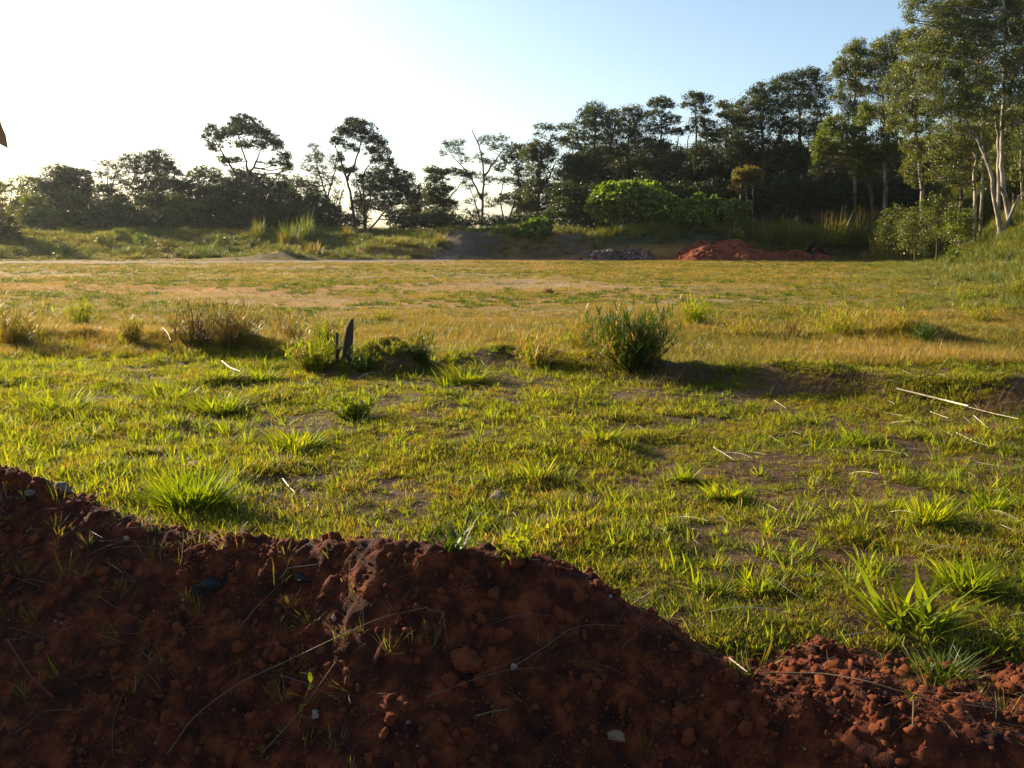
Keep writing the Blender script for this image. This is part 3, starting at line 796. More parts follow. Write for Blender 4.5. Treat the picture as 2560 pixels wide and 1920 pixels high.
# --- belt on the left, from the left edge of the picture
build_tree('yellow_green_tree', 'yellowish spreading tree at the left end of the tree belt', 'tree', 20, 104, [[(20, 590), (25, 520), (30, 470)]],
           [(10, 470, 34, 16), (60, 455, 40, 16), (20, 520, 45, 30), (75, 500, 25, 20), (-30, 480, 40, 25), (70, 545, 35, 26)], 'light_leaf', dens=1.1)
build_tree('yellow_shrub', 'yellow green bush on the field edge at the left end of the belt', 'shrub', 10, 92, [[(10, 620), (12, 580), (14, 540)]],
           [(5, 560, 34, 40), (25, 600, 24, 24), (-25, 580, 34, 40)], 'yellow_leaf', dens=1.5, cluster=0.5, trunk_r=0.06)
build_tree('round_dark_tree', 'dark round crowned tree with a thick short trunk near the left end of the belt', 'tree', 162, 103, [[(162, 592), (162, 540), (165, 470)]],
           [(150, 440, 44, 20), (165, 428, 18, 12), (185, 465, 42, 28), (135, 480, 40, 28), (205, 490, 32, 26), (165, 510, 56, 20)], 'dark_leaf', dens=1.7, trunk_r=0.42)
build_tree('palm_like_tree', 'small tree with arching fronds rising behind the round dark crown', 'tree', 208, 108, [[(208, 590), (206, 500), (204, 440)]],
           [(196, 432, 18, 7), (214, 434, 14, 9), (222, 455, 12, 12)], 'dark_leaf', dens=1.3, droop=0.9, cluster=0.4, trunk_r=0.10)
build_tree('feathery_tree', 'feathery see-through round crown on thin stems beside the broad flat-topped tree', 'tree', 272, 106, [[(272, 590), (270, 500), (268, 440)], [(270, 500), (285, 450), (292, 425)]],
           [(262, 408, 26, 10), (290, 414, 22, 12), (250, 430, 16, 14), (275, 440, 28, 14), (300, 445, 18, 18), (260, 470, 30, 14)], 'dark_leaf', dens=0.8, cluster=0.4, per=34, lsize=(0.17, 0.07))
build_tree('broad_tree', 'broad flat-topped tree stepping up to a tuft on its right side', 'tree', 350, 104, [[(350, 590), (352, 520), (355, 450)], [(352, 520), (380, 460), (395, 420)]],
           [(330, 402, 34, 11), (365, 398, 30, 14), (392, 388, 22, 13), (415, 402, 24, 14), (432, 426, 22, 12), (345, 425, 44, 16), (395, 428, 36, 20), (350, 462, 50, 20), (410, 462, 36, 20), (340, 500, 44, 24), (395, 505, 42, 26)], 'dark_leaf', dens=1.3)
build_tree('low_leafy_tree', 'low leafy tree filling the gap left of the tall umbrella tree', 'tree', 500, 105, [[(500, 592), (500, 530), (505, 470)]],
           [(485, 445, 28, 14), (515, 434, 30, 14), (540, 445, 18, 20), (490, 475, 40, 22), (530, 485, 40, 24), (470, 515, 44, 26), (520, 530, 48, 24), (448, 470, 20, 18)], 'dark_leaf', dens=1.35)
build_tree('umbrella_tree', 'tall umbrella-topped tree standing clear of the left belt with a forked thin trunk', 'tree', 622, 101,
           [[(622, 585), (620, 500), (622, 440), (612, 395), (598, 345)], [(622, 440), (640, 405), (655, 370)], [(620, 500), (588, 430), (560, 390), (540, 355)]],
           [(528, 322, 15, 10), (520, 345, 12, 16), (536, 368, 20, 9), (558, 338, 22, 14), (590, 305, 22, 12), (612, 298, 22, 10), (630, 322, 36, 16), (592, 328, 32, 16), (655, 338, 28, 14), (682, 350, 20, 12), (695, 366, 14, 10), (642, 362, 30, 10), (575, 402, 26, 8), (556, 398, 14, 8), (604, 362, 30, 8), (712, 392, 16, 12), (716, 418, 14, 14), (690, 408, 16, 8)],
           'dark_leaf', dens=1.25, trunk_r=0.22, cluster=0.5)
build_tree('dense_low_tree', 'dense dark tree crowding the foot of the tall umbrella tree', 'tree', 660, 103, [[(660, 588), (658, 540), (655, 480)]],
           [(600, 440, 32, 16), (640, 452, 38, 18), (600, 480, 46, 26), (660, 490, 50, 30), (700, 470, 30, 24), (620, 530, 60, 28), (690, 530, 46, 28), (560, 500, 40, 30)], 'dark_leaf', dens=1.6)
build_tree('slender_tree', 'slender feathery tree with upright stems left of the tall two-tiered tree', 'tree', 828, 104, [[(828, 578), (818, 500), (800, 440), (786, 385)], [(818, 500), (835, 440), (842, 400)], [(828, 578), (850, 500), (862, 455)]],
           [(786, 370, 18, 12), (776, 396, 22, 12), (800, 395, 20, 14), (770, 420, 22, 12), (806, 425, 26, 14), (790, 450, 32, 14), (835, 410, 16, 20), (825, 455, 26, 14), (780, 480, 30, 14), (845, 490, 20, 16), (740, 450, 24, 14)],
           'dark_leaf', dens=0.85, cluster=0.42, per=30, lsize=(0.17, 0.07), trunk_r=0.16)
build_tree('two_tiered_tree', 'tall two-tiered tree with a bare curved trunk right of the slender feathery tree', 'tree', 888, 100,
           [[(888, 570), (882, 520), (868, 450), (850, 400), (838, 365)], [(868, 450), (886, 410), (900, 370), (905, 335)], [(910, 500), (905, 440), (930, 400)]],
           [(880, 304, 18, 10), (900, 312, 24, 12), (920, 326, 22, 12), (855, 326, 20, 9), (882, 332, 28, 12), (845, 352, 16, 12), (915, 350, 26, 12), (944, 350, 18, 14), (958, 372, 18, 14), (930, 378, 20, 10), (870, 368, 22, 8), (962, 402, 22, 12), (940, 398, 18, 9), (845, 395, 14, 10), (860, 425, 18, 8), (885, 425, 14, 7)],
           'dark_leaf', dens=1.15, cluster=0.48, trunk_r=0.20)
build_tree('rounded_tree', 'wide rounded dark tree with low leaning trunks right of the two-tiered tree', 'tree', 912, 99, [[(912, 570), (915, 530), (930, 480)], [(912, 570), (955, 538), (985, 500)], [(915, 530), (900, 480), (890, 450)]],
           [(945, 438, 30, 14), (980, 430, 26, 12), (1010, 446, 26, 14), (960, 462, 46, 20), (1015, 475, 34, 22), (925, 478, 38, 18), (905, 450, 22, 14), (985, 498, 50, 20), (1040, 500, 20, 18), (940, 515, 38, 14), (900, 510, 24, 16), (1030, 530, 26, 12), (990, 535, 30, 10)], 'dark_leaf', dens=1.55, trunk_r=0.2)
build_tree('leaning_tree', 'small open tree between the wide rounded tree and the sparse wintry trees', 'tree', 1105, 102, [[(1105, 568), (1110, 510), (1100, 450)], [(1110, 510), (1085, 460), (1075, 430)], [(1110, 510), (1135, 480), (1160, 452)]],
           [(1078, 426, 18, 8), (1100, 432, 20, 8), (1090, 450, 28, 12), (1125, 428, 22, 7), (1160, 436, 26, 9), (1075, 475, 20, 14), (1110, 475, 24, 12), (1090, 500, 24, 12), (1125, 510, 24, 10), (1080, 532, 28, 10), (1130, 545, 20, 8)], 'dark_leaf', dens=1.1, cluster=0.42, trunk_r=0.16)
build_tree('sparse_tree', 'sparse tall tree with bare pale twigs sticking out of its top', 'tree', 1206, 101,
           [[(1206, 568), (1206, 500), (1210, 440), (1200, 370), (1180, 325)], [(1206, 500), (1170, 430), (1135, 395)], [(1210, 440), (1240, 400), (1262, 370)], [(1206, 568), (1190, 510), (1175, 470)]],
           [(1120, 362, 18, 10), (1146, 358, 18, 9), (1108, 384, 12, 9), (1140, 378, 20, 9), (1205, 352, 16, 8), (1225, 346, 22, 8), (1255, 346, 20, 9), (1240, 366, 26, 9), (1200, 392, 18, 9), (1270, 372, 18, 12), (1165, 400, 18, 7), (1225, 405, 24, 9), (1195, 440, 16, 8), (1200, 490, 18, 9), (1175, 505, 16, 8), (1225, 450, 20, 10), (1165, 460, 16, 10), (1230, 510, 22, 12), (1180, 535, 26, 12), (1235, 545, 24, 10)],
           'dark_leaf', dens=1.0, cluster=0.4, per=30, lsize=(0.17, 0.07), trunk_r=0.17)
build_tree('thin_stemmed_tree', 'thin stemmed tree with several crossing trunks left of the flat-layered crown', 'tree', 1268, 103,
           [[(1268, 565), (1280, 520), (1300, 470), (1290, 410)], [(1268, 565), (1250, 500), (1262, 440)], [(1300, 560), (1295, 500), (1305, 440)]],
           [(1290, 372, 20, 12), (1305, 395, 20, 18), (1275, 400, 24, 14), (1250, 420, 20, 8), (1300, 430, 24, 16), (1262, 452, 24, 8), (1305, 460, 20, 12), (1290, 492, 40, 8), (1260, 500, 18, 8), (1310, 520, 20, 16)], 'dark_leaf', dens=1.0, cluster=0.42, per=40, trunk_r=0.15)
build_tree('flat_layered_tree', 'dark tree with one flat layer of foliage reaching out above it', 'tree', 1345, 99,
           [[(1345, 560), (1348, 480), (1352, 400), (1380, 340)], [(1348, 480), (1375, 440), (1390, 400)], [(1325, 560), (1322, 500), (1330, 430)]],
           [(1362, 318, 22, 7), (1390, 322, 24, 7), (1418, 316, 22, 7), (1350, 336, 12, 6), (1345, 366, 30, 14), (1325, 384, 26, 16), (1372, 376, 24, 14), (1350, 398, 38, 14), (1345, 430, 30, 20), (1400, 350, 20, 8), (1345, 470, 34, 22), (1390, 500, 30, 16), (1325, 510, 20, 20)], 'dark_leaf', dens=1.45, trunk_r=0.2)
build_tree('round_green_tree', 'round dark green tree in front of the tall wood behind the low leafy shrub', 'tree', 1462, 97, [[(1462, 555), (1462, 500), (1460, 450)], [(1430, 556), (1425, 500), (1430, 460)]],
           [(1440, 405, 36, 18), (1480, 400, 34, 18), (1460, 430, 56, 24), (1420, 435, 34, 24), (1500, 440, 34, 24), (1460, 465, 60, 24), (1410, 475, 34, 18), (1480, 500, 50, 24), (1420, 510, 36, 22)], 'dark_leaf', dens=1.8, trunk_r=0.2)
build_tree('tall_wood_tree', 'tall dark tree at the left shoulder of the wood with a pointed crown', 'tree', 1478, 104,
           [[(1478, 550), (1480, 440), (1488, 340), (1490, 285)], [(1480, 440), (1450, 370), (1440, 330)], [(1488, 380), (1530, 340), (1540, 300)]],
           [(1486, 268, 20, 13), (1470, 286, 24, 14), (1505, 288, 26, 13), (1460, 312, 28, 16), (1495, 318, 34, 16), (1440, 338, 24, 12), (1480, 350, 40, 16), (1525, 312, 20, 12), (1515, 350, 30, 16), (1420, 360, 26, 12), (1500, 378, 30, 12)], 'dark_leaf', dens=1.35, trunk_r=0.25)
build_tree('tall_wood_tree', 'tall dark tree second in the wood with a flat top right of the pointed crown', 'tree', 1568, 105,
           [[(1568, 550), (1566, 450), (1570, 370), (1575, 310)], [(1566, 450), (1545, 400), (1540, 350)]],
           [(1550, 282, 26, 10), (1580, 276, 26, 12), (1605, 292, 20, 12), (1560, 306, 34, 14), (1595, 322, 28, 14), (1560, 336, 36, 16), (1590, 360, 36, 18), (1545, 378, 34, 18), (1590, 410, 44, 22), (1540, 430, 34, 24)], 'dark_leaf', dens=1.3, trunk_r=0.25)
build_tree('layered_wood_tree', 'layered tree of the wood with sky showing through its upper tiers', 'tree', 1650, 103,
           [[(1650, 545), (1655, 440), (1652, 350), (1655, 270)], [(1655, 440), (1630, 380), (1625, 340)], [(1655, 440), (1690, 390), (1695, 350)]],
           [(1652, 252, 26, 7), (1635, 264, 20, 6), (1672, 264, 20, 7), (1645, 284, 28, 8), (1678, 300, 22, 9), (1635, 308, 26, 9), (1655, 328, 32, 10), (1695, 330, 16, 8), (1630, 360, 34, 14), (1668, 372, 30, 16), (1690, 410, 26, 24), (1640, 430, 44, 28)], 'dark_leaf', dens=1.15, cluster=0.5, trunk_r=0.2)
build_tree('layered_wood_tree', 'tiered tree of the wood with separate leaf balls hanging over a gap of sky', 'tree', 1738, 103,
           [[(1738, 540), (1735, 440), (1742, 340), (1738, 260)], [(1735, 440), (1765, 370), (1772, 320)], [(1738, 540), (1712, 420), (1722, 340)]],
           [(1735, 240, 26, 8), (1758, 246, 20, 8), (1740, 262, 32, 8), (1755, 280, 22, 8), (1728, 322, 15, 12), (1770, 318, 24, 14), (1745, 300, 20, 7), (1778, 345, 26, 16), (1752, 380, 34, 20), (1770, 430, 44, 30), (1730, 450, 34, 24)], 'dark_leaf', dens=1.2, cluster=0.48, trunk_r=0.2)
build_tree('layered_wood_tree', 'small flat-crowned tree leaning out at the foot of the rising wood edge', 'tree', 1822, 104,
           [[(1822, 540), (1820, 440), (1815, 350), (1818, 280)], [(1820, 440), (1842, 360), (1845, 310)]],
           [(1805, 262, 22, 8), (1828, 270, 22, 9), (1835, 288, 18, 10), (1812, 290, 18, 8), (1850, 310, 24, 16), (1815, 340, 26, 20), (1850, 370, 34, 24), (1830, 420, 40, 30)], 'dark_leaf', dens=1.2, cluster=0.5, trunk_r=0.2)
build_tree('dark_wood_tree', 'big domed dark tree where the wood rises to the right', 'tree', 1912, 98,
           [[(1912, 540), (1910, 430), (1905, 330), (1900, 260)], [(1910, 430), (1950, 340), (1960, 280)]],
           [(1885, 238, 26, 13), (1915, 222, 30, 14), (1945, 232, 30, 14), (1865, 270, 40, 18), (1915, 262, 48, 20), (1960, 272, 40, 20), (1850, 305, 40, 18), (1905, 310, 60, 22), (1965, 320, 44, 22), (1860, 350, 50, 22), (1930, 365, 56, 24), (1860, 400, 44, 26), (1930, 415, 54, 28)], 'dark_leaf', dens=1.45, cluster=0.65, trunk_r=0.3)
build_tree('dark_wood_tree', 'dark tree with a long flat shoulder below the first gum tree', 'tree', 2010, 100,
           [[(2010, 540), (2008, 430), (2000, 320), (1995, 240)], [(2008, 430), (2040, 340), (2045, 270)]],
           [(1960, 200, 26, 9), (1990, 192, 26, 10), (2020, 184, 28, 11), (2045, 192, 22, 14), (1975, 216, 36, 14), (2020, 215, 40, 16), (2055, 232, 28, 18), (2000, 250, 44, 20), (2040, 275, 36, 22), (2010, 320, 50, 26), (2055, 340, 30, 22), (2010, 390, 56, 30), (2070, 420, 44, 34)], 'dark_leaf', dens=1.35, cluster=0.62, trunk_r=0.3)
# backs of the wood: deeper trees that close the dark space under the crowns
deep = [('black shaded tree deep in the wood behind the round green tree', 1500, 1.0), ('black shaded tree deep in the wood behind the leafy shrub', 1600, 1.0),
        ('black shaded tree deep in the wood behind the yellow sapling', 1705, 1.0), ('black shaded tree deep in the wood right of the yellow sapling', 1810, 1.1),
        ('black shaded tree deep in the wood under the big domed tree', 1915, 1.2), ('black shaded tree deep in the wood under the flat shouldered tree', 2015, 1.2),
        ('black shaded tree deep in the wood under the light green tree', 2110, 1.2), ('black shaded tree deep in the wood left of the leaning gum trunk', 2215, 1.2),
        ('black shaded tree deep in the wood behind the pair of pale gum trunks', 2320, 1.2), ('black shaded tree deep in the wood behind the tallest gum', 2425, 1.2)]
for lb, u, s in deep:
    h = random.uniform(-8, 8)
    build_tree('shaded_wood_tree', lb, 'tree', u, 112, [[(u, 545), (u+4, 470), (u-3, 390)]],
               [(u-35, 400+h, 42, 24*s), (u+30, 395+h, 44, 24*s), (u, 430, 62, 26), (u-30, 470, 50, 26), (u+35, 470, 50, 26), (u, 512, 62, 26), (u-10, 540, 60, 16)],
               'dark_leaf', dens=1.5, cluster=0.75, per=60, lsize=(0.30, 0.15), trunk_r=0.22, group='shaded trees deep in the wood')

# --- gum trees on the right
build_tree('gum_tree', 'first gum tree of the right group with a domed grey green top', 'tree', 2135, 92,
           [[(2135, 540), (2138, 400), (2136, 250), (2140, 120)]],
           [(2140, 115, 20, 12), (2132, 132, 28, 15), (2158, 138, 20, 10), (2118, 160, 32, 14), (2150, 165, 30, 14), (2100, 182, 24, 14), (2140, 192, 30, 14), (2118, 215, 28, 12), (2150, 232, 28, 14), (2100, 250, 26, 16), (2140, 270, 34, 14), (2165, 290, 30, 18), (2110, 300, 24, 16)],
           'olive_leaf', 'pale_bark', dens=1.7, droop=0.6, flat=0.1, lsize=(0.24, 0.08), trunk_r=0.22, cluster=0.6)
build_tree('gum_tree', 'gum tree with open ragged top right of the domed gum', 'tree', 2215, 90,
           [[(2215, 540), (2212, 400), (2208, 260), (2205, 140)], [(2212, 400), (2240, 260), (2240, 120)]],
           [(2190, 120, 22, 10), (2215, 108, 20, 12), (2238, 92, 20, 12), (2262, 100, 18, 10), (2200, 140, 30, 12), (2245, 125, 32, 14), (2185, 165, 26, 14), (2225, 160, 34, 16), (2205, 195, 32, 16), (2245, 200, 30, 18), (2185, 225, 26, 14), (2225, 240, 34, 18), (2200, 280, 36, 18), (2240, 300, 34, 20), (2215, 340, 34, 20), (2250, 370, 30, 22)],
           'olive_leaf', 'pale_bark', dens=1.7, droop=0.6, flat=0.1, lsize=(0.24, 0.08), trunk_r=0.24, cluster=0.6)
build_tree('gum_tree', 'gum tree in the middle of the right group with a leaning pinkish trunk', 'tree', 2312, 80,
           [[(2312, 500), (2302, 430), (2290, 350), (2282, 200), (2300, 100)]],
           [(2290, 84, 24, 12), (2312, 90, 22, 12), (2280, 120, 30, 16), (2320, 130, 32, 18), (2270, 170, 36, 18), (2320, 180, 40, 20), (2250, 215, 40, 18), (2300, 225, 44, 20), (2260, 265, 40, 20), (2310, 275, 44, 22), (2250, 310, 30, 18), (2300, 320, 40, 20), (2275, 360, 24, 16), (2320, 365, 36, 18), (2285, 405, 24, 18), (2280, 445, 16, 14)],
           'olive_leaf', 'pale_bark', dens=1.6, droop=0.7, flat=0.1, lsize=(0.24, 0.08), trunk_r=0.22, cluster=0.6)
build_tree('light_green_tree', 'light green billowing tree in front of the dark wood left of the gums', 'tree', 2190, 88,
           [[(2190, 545), (2178, 470), (2155, 430), (2110, 350), (2085, 310)], [(2178, 470), (2172, 380), (2160, 300)]],
           [(2160, 280, 16, 12), (2158, 302, 18, 14), (2085, 308, 24, 12), (2078, 328, 28, 14), (2105, 330, 24, 14), (2050, 360, 20, 14), (2060, 380, 26, 14), (2100, 362, 28, 14), (2140, 330, 22, 16), (2120, 395, 30, 14), (2150, 362, 26, 18), (2145, 405, 32, 16), (2165, 430, 28, 16), (2190, 395, 26, 16), (2220, 368, 26, 12), (2045, 395, 14, 10)],
           'light_leaf', 'bark', dens=1.5, cluster=0.5, trunk_r=0.2)
build_tree('gum_tree', 'huge gum tree filling the upper right with one straight and one bowed stem', 'tree', 2530, 58,
           [[(2530, 585), (2512, 500), (2505, 440), (2504, 380), (2508, 260), (2516, 130), (2510, 20), (2500, -90)], [(2512, 515), (2478, 440), (2455, 370), (2425, 310), (2385, 270)], [(2508, 480), (2498, 400), (2494, 320), (2480, 240)], [(2514, 505), (2540, 492), (2580, 482)]],
           [(2280, 12, 22, 14), (2270, 40, 16, 12), (2310, -10, 36, 24), (2350, 30, 44, 24), (2410, 15, 50, 26), (2470, 10, 50, 30), (2540, 20, 50, 34), (2350, 75, 44, 24), (2410, 75, 48, 26), (2465, 80, 46, 28), (2550, 90, 46, 34), (2330, 120, 44, 22), (2390, 130, 48, 26), (2450, 145, 46, 26), (2540, 160, 46, 34), (2300, 165, 36, 20), (2360, 180, 46, 26), (2425, 200, 48, 26), (2480, 210, 36, 26), (2550, 235, 40, 30), (2320, 215, 38, 20), (2380, 235, 44, 22), (2440, 255, 40, 22), (2545, 300, 36, 24), (2340, 265, 36, 18), (2395, 280, 36, 16), (2470, 290, 34, 20), (2550, 360, 30, 20), (2365, 310, 28, 12), (2420, 330, 24, 14)],
           'olive_leaf', 'pale_bark', dens=1.8, droop=0.7, flat=0.1, lsize=(0.19, 0.06), trunk_r=0.18, cluster=0.5, per=46)
build_tree('gum_tree', 'gum tree with a pair of straight pale trunks left of the huge gum', 'tree', 2438, 64,
           [[(2438, 560), (2438, 470), (2440, 380), (2442, 290)], [(2456, 558), (2455, 460), (2458, 360), (2452, 280)]],
           [(2400, 330, 30, 16), (2440, 320, 30, 16), (2350, 350, 34, 16), (2395, 372, 34, 16), (2370, 405, 34, 16), (2400, 425, 30, 14), (2350, 440, 34, 14), (2395, 455, 26, 12), (2430, 360, 26, 14), (2480, 400, 22, 16), (2330, 395, 26, 14)],
           'olive_leaf', 'pale_bark', dens=1.5, droop=0.8, flat=0.1, lsize=(0.20, 0.065), trunk_r=0.15, cluster=0.5, per=46)
build_tree('gum_tree', 'young gum with a thin pale stem at the right edge behind the huge gum', 'tree', 2552, 66,
           [[(2552, 500), (2550, 400), (2556, 280)]],
           [(2550, 400, 20, 20), (2570, 440, 30, 24), (2575, 340, 30, 30), (2530, 440, 14, 14), (2575, 270, 30, 30)], 'olive_leaf', 'pale_bark', dens=0.9, droop=0.7, flat=0.1, lsize=(0.20, 0.065), trunk_r=0.10, cluster=0.5, per=46)
for u, Y, lb, lo in [(2400, 78, 'shaded gum tree standing behind the pair of pale trunks', [(u_, v_) for v_ in range(20, 440, 52) for u_ in (2345+(v_*7) % 31, 2400+(v_*3) % 23, 2455-(v_*5) % 29)]),
                     (2530, 76, 'shaded gum tree standing behind the huge gum at the right edge', [(u_, v_) for v_ in range(-10, 470, 52) for u_ in (2490+(v_*7) % 31, 2545+(v_*3) % 23, 2600-(v_*5) % 29)])]:
    build_tree('gum_tree', lb, 'tree', u, Y, [[(u, 540), (u+6, 400), (u-4, 250), (u+5, 60)]], [(a_, b_, 34, 22) for a_, b_ in lo], 'olive_leaf', 'bark', dens=1.0, droop=0.6, flat=0.1, lsize=(0.26, 0.09), trunk_r=0.16, cluster=0.65, per=50)
# saplings and shrubs on the bank
build_tree('yellow_sapling', 'yellowish sapling on two thin stems in front of the dark wood', 'tree', 1882, 86,
           [[(1882, 540), (1882, 490), (1878, 450)], [(1872, 540), (1866, 480), (1858, 445)]],
           [(1850, 436, 16, 10), (1872, 428, 20, 9), (1893, 434, 14, 10), (1842, 455, 11, 14), (1865, 448, 20, 12), (1892, 452, 12, 10), (1826, 470, 6, 5), (1846, 476, 7, 6)], 'yellow_leaf', 'pale_bark', dens=1.7, cluster=0.35, trunk_r=0.06, lsize=(0.16, 0.09))
def snag():
    T = Tubes(6)
    a = P(1852, 470, 87.5); b = P(1849, 408, 87.5); foot = np.array((a[0], 87.5, float(H(a[0], 87.5))))
    o = empty('dead_tree', foot, 'bare white dead stem poking up behind the yellow sapling', 'dead tree')
    T.add(np.array([foot-[0, 0, .2], a, (a+b)/2+[0.05, 0, 0], b])-foot, [0.09, 0.07, 0.05, 0.02])
    link('bare_stem', T.mesh('bare_stem', MT['pale_bark']), o)
snag()

def shrub(name, label, u, v, Y, lobes, leaf='bright_leaf', lsize=(0.42, 0.26), stems=7, dens=0.95, cluster=0.42, per=22, group=None, flat=0.3, droop=0.2):
    tr = []
    for k in range(stems):
        lu, lv, ru, rv = lobes[k % len(lobes)]
        du = random.uniform(-0.4, 0.4)*ru
        tr.append([(u+random.uniform(-4, 4) if k else u, v), ((u+lu+du)/2, (v+lv)/2), (lu+du, lv)])
    return build_tree(name, label, 'shrub', u, Y, tr, lobes, leaf, 'pale_bark', dens=dens, lsize=lsize, droop=droop, flat=flat, cluster=cluster, trunk_r=0.035, group=group, per=per)
shrub('leafy_shrub', 'largest bright green domed shrub on top of the bank before the wood', 1560, 560, 85.5,
      [(1540, 472, 40, 12), (1580, 466, 40, 12), (1620, 475, 30, 12), (1505, 490, 28, 14), (1560, 494, 60, 16), (1630, 498, 40, 16), (1490, 515, 24, 16), (1545, 522, 50, 16), (1610, 525, 50, 16), (1665, 500, 24, 16), (1520, 542, 36, 10), (1680, 515, 20, 12), (1645, 545, 30, 10)])
shrub('leafy_shrub', 'bright green upright shrub between the domed shrub and the yellow sapling', 1745, 585, 83.5,
      [(1750, 494, 14, 8), (1785, 500, 12, 8), (1720, 510, 22, 11), (1755, 516, 30, 12), (1705, 530, 18, 12), (1745, 540, 36, 14), (1725, 562, 26, 12), (1760, 565, 20, 12), (1745, 580, 18, 8), (1694, 545, 10, 10)])
shrub('leafy_shrub', 'low bright green shrub just left of the yellow sapling', 1832, 565, 85.5, [(1830, 510, 30, 9), (1850, 522, 22, 10), (1815, 528, 18, 12), (1865, 512, 14, 7), (1840, 545, 26, 12)])
shrub('leafy_shrub', 'small bright green shrub alone on the left part of the bank edge', 1345, 595, 83.5,
      [(1340, 556, 20, 9), (1362, 560, 18, 9), (1325, 572, 22, 10), (1352, 576, 26, 11), (1312, 584, 14, 8), (1370, 580, 12, 9), (1345, 590, 22, 6)])
for k, (u, v, lb) in enumerate([(110, 480, 'shaded tree behind the yellowish tree on the left'), (250, 490, 'shaded tree behind the feathery see-through tree'), (420, 475, 'shaded tree right of the broad flat-topped tree'),
                 (560, 475, 'shaded tree behind the left of the umbrella tree'), (745, 480, 'shaded tree behind the gap right of the umbrella tree'), (1075, 510, 'shaded tree behind the small open tree'), (1340, 480, 'shaded tree behind the flat-layered tree')]):
    build_tree('belt_tree', lb, 'tree', u, 112, [[(u, v+95), (u+5, v+40), (u-4, v-10)]], [(u-32, v, 30, 14), (u+26, v-8, 28, 14), (u-4, v-20, 26, 10), (u+40, v+20, 30, 16), (u-40, v+26, 34, 18), (u, v+34, 50, 18), (u+30, v+52, 34, 14), (u-30, v+56, 34, 14)],
               'dark_leaf', dens=1.2, cluster=0.55, per=50, trunk_r=0.14, group='second row of the left belt')
# dark bushes along the foot of the left belt
bush_list = [(95, 560, 97, 'light_leaf', 'shaded bush at the foot of the yellowish tree on the left'), (200, 560, 98, 'mid_leaf', 'shaded bush under the round dark crown'),
             (290, 560, 97, 'mid_leaf', 'shaded bush below the feathery see-through tree'), (375, 560, 98, 'dark_leaf', 'shaded bush below the broad flat-topped tree'),
             (455, 555, 97, 'olive_leaf', 'shaded bush below the gap left of the umbrella tree'), (545, 555, 98, 'mid_leaf', 'shaded bush left of the umbrella tree trunk'),
             (640, 550, 98, 'dark_leaf', 'shaded bush in front of the umbrella tree trunk'), (735, 545, 98, 'mid_leaf', 'shaded bush between the umbrella tree and the slender tree'),
             (800, 545, 98, 'dark_leaf', 'shaded bush in front of the slender feathery tree')]
for u, v, Y, lf, lb in bush_list:
    j = lambda a: random.uniform(-a, a)
    build_tree('belt_bush', lb, 'shrub', u, Y, [[(u, v+30), (u+3, v), (u, v-20)]],
               [(u-14+j(12), v-56+j(8), 26, 14), (u-30+j(6), v-22+j(8), 24, 14), (u+26+j(6), v-28+j(8), 26, 14), (u+j(8), v-10, 52, 20), (u-34, v+4, 34, 16), (u+34, v+4, 34, 16), (u, v+18, 50, 14)],
               lf, dens=1.5, cluster=0.55, per=46, lsize=(0.26, 0.12), trunk_r=0.07, group='shaded bushes along the foot of the left belt')
for u, v, lb in [(875, 552, 'low scrub at the foot of the two-tiered tree'), (1010, 556, 'low scrub under the wide rounded tree'), (1085, 556, 'low scrub below the small open tree'),
                 (1150, 560, 'low scrub left of the sparse tall tree'), (1240, 560, 'low scrub right of the sparse tall tree'), (1310, 552, 'low scrub under the thin stemmed tree'),
                 (1400, 545, 'low scrub under the round dark green tree')]:
    build_tree('low_scrub', lb, 'shrub', u, 96, [[(u, v+16), (u, v)]], [(u-22, v-6, 26, 12), (u+22, v-4, 28, 12), (u, v+6, 44, 12)], 'dark_leaf', dens=1.2, cluster=0.45, per=34, lsize=(0.22, 0.1), trunk_r=0.04, group='low scrub between the trunks')
for k, (u, v, lb) in enumerate([(1440, 505, 'shaded bush behind the left end of the domed bright shrub'), (1530, 505, 'shaded bush behind the top of the domed bright shrub'), (1640, 503, 'shaded bush behind the right half of the domed bright shrub'),
                 (1730, 503, 'shaded bush behind the upright bright shrub'), (1815, 500, 'shaded bush just left behind the yellow sapling'), (1905, 490, 'shaded bush just right behind the yellow sapling'),
                 (1995, 495, 'shaded bush behind the spiky tall grass'), (2085, 495, 'shaded bush behind the left part of the brown brush'), (2170, 490, 'shaded bush behind the right part of the brown brush'), (2255, 490, 'shaded bush left of the leaning gum trunk')]):
    build_tree('wood_bush', lb, 'shrub', u, 93+(k % 3), [[(u, v+50), (u, v+10)]], [(u-26, v-26, 36, 20), (u+26, v-20, 36, 20), (u, v+4, 56, 24), (u-30, v+30, 36, 18), (u+30, v+32, 36, 18), (u, v+54, 52, 14)],
               'dark_leaf', dens=1.3, cluster=0.6, per=50, lsize=(0.28, 0.14), trunk_r=0.06, group='shaded bushes at the foot of the wood')
# lit bushes below the gums
for u, v, Y, ru, lf, lb in [(2345, 530, 66, 40, 'olive_leaf', 'sunlit rounded bush left of the pair of pale gum trunks'), (2290, 560, 70, 44, 'olive_leaf', 'olive bush below the leaning pinkish gum trunk'),
                            (2400, 560, 62, 34, 'light_leaf', 'green bush at the feet of the pair of pale gum trunks'), (2240, 555, 76, 40, 'olive_leaf', 'olive bush on the bank left of the leaning gum trunk')]:
    build_tree('hill_bush', lb, 'shrub', u, Y, [[(u, v+50), (u, v+10)]], [(u-ru*.4, v-14, ru*.6, 20), (u+ru*.4, v-8, ru*.6, 20), (u, v+12, ru, 22), (u-ru*.5, v+34, ru*.6, 20), (u+ru*.5, v+36, ru*.6, 20), (u, v+54, ru, 16)],
               lf, dens=0.95, cluster=0.62, per=60, lsize=(0.18, 0.08), trunk_r=0.06)

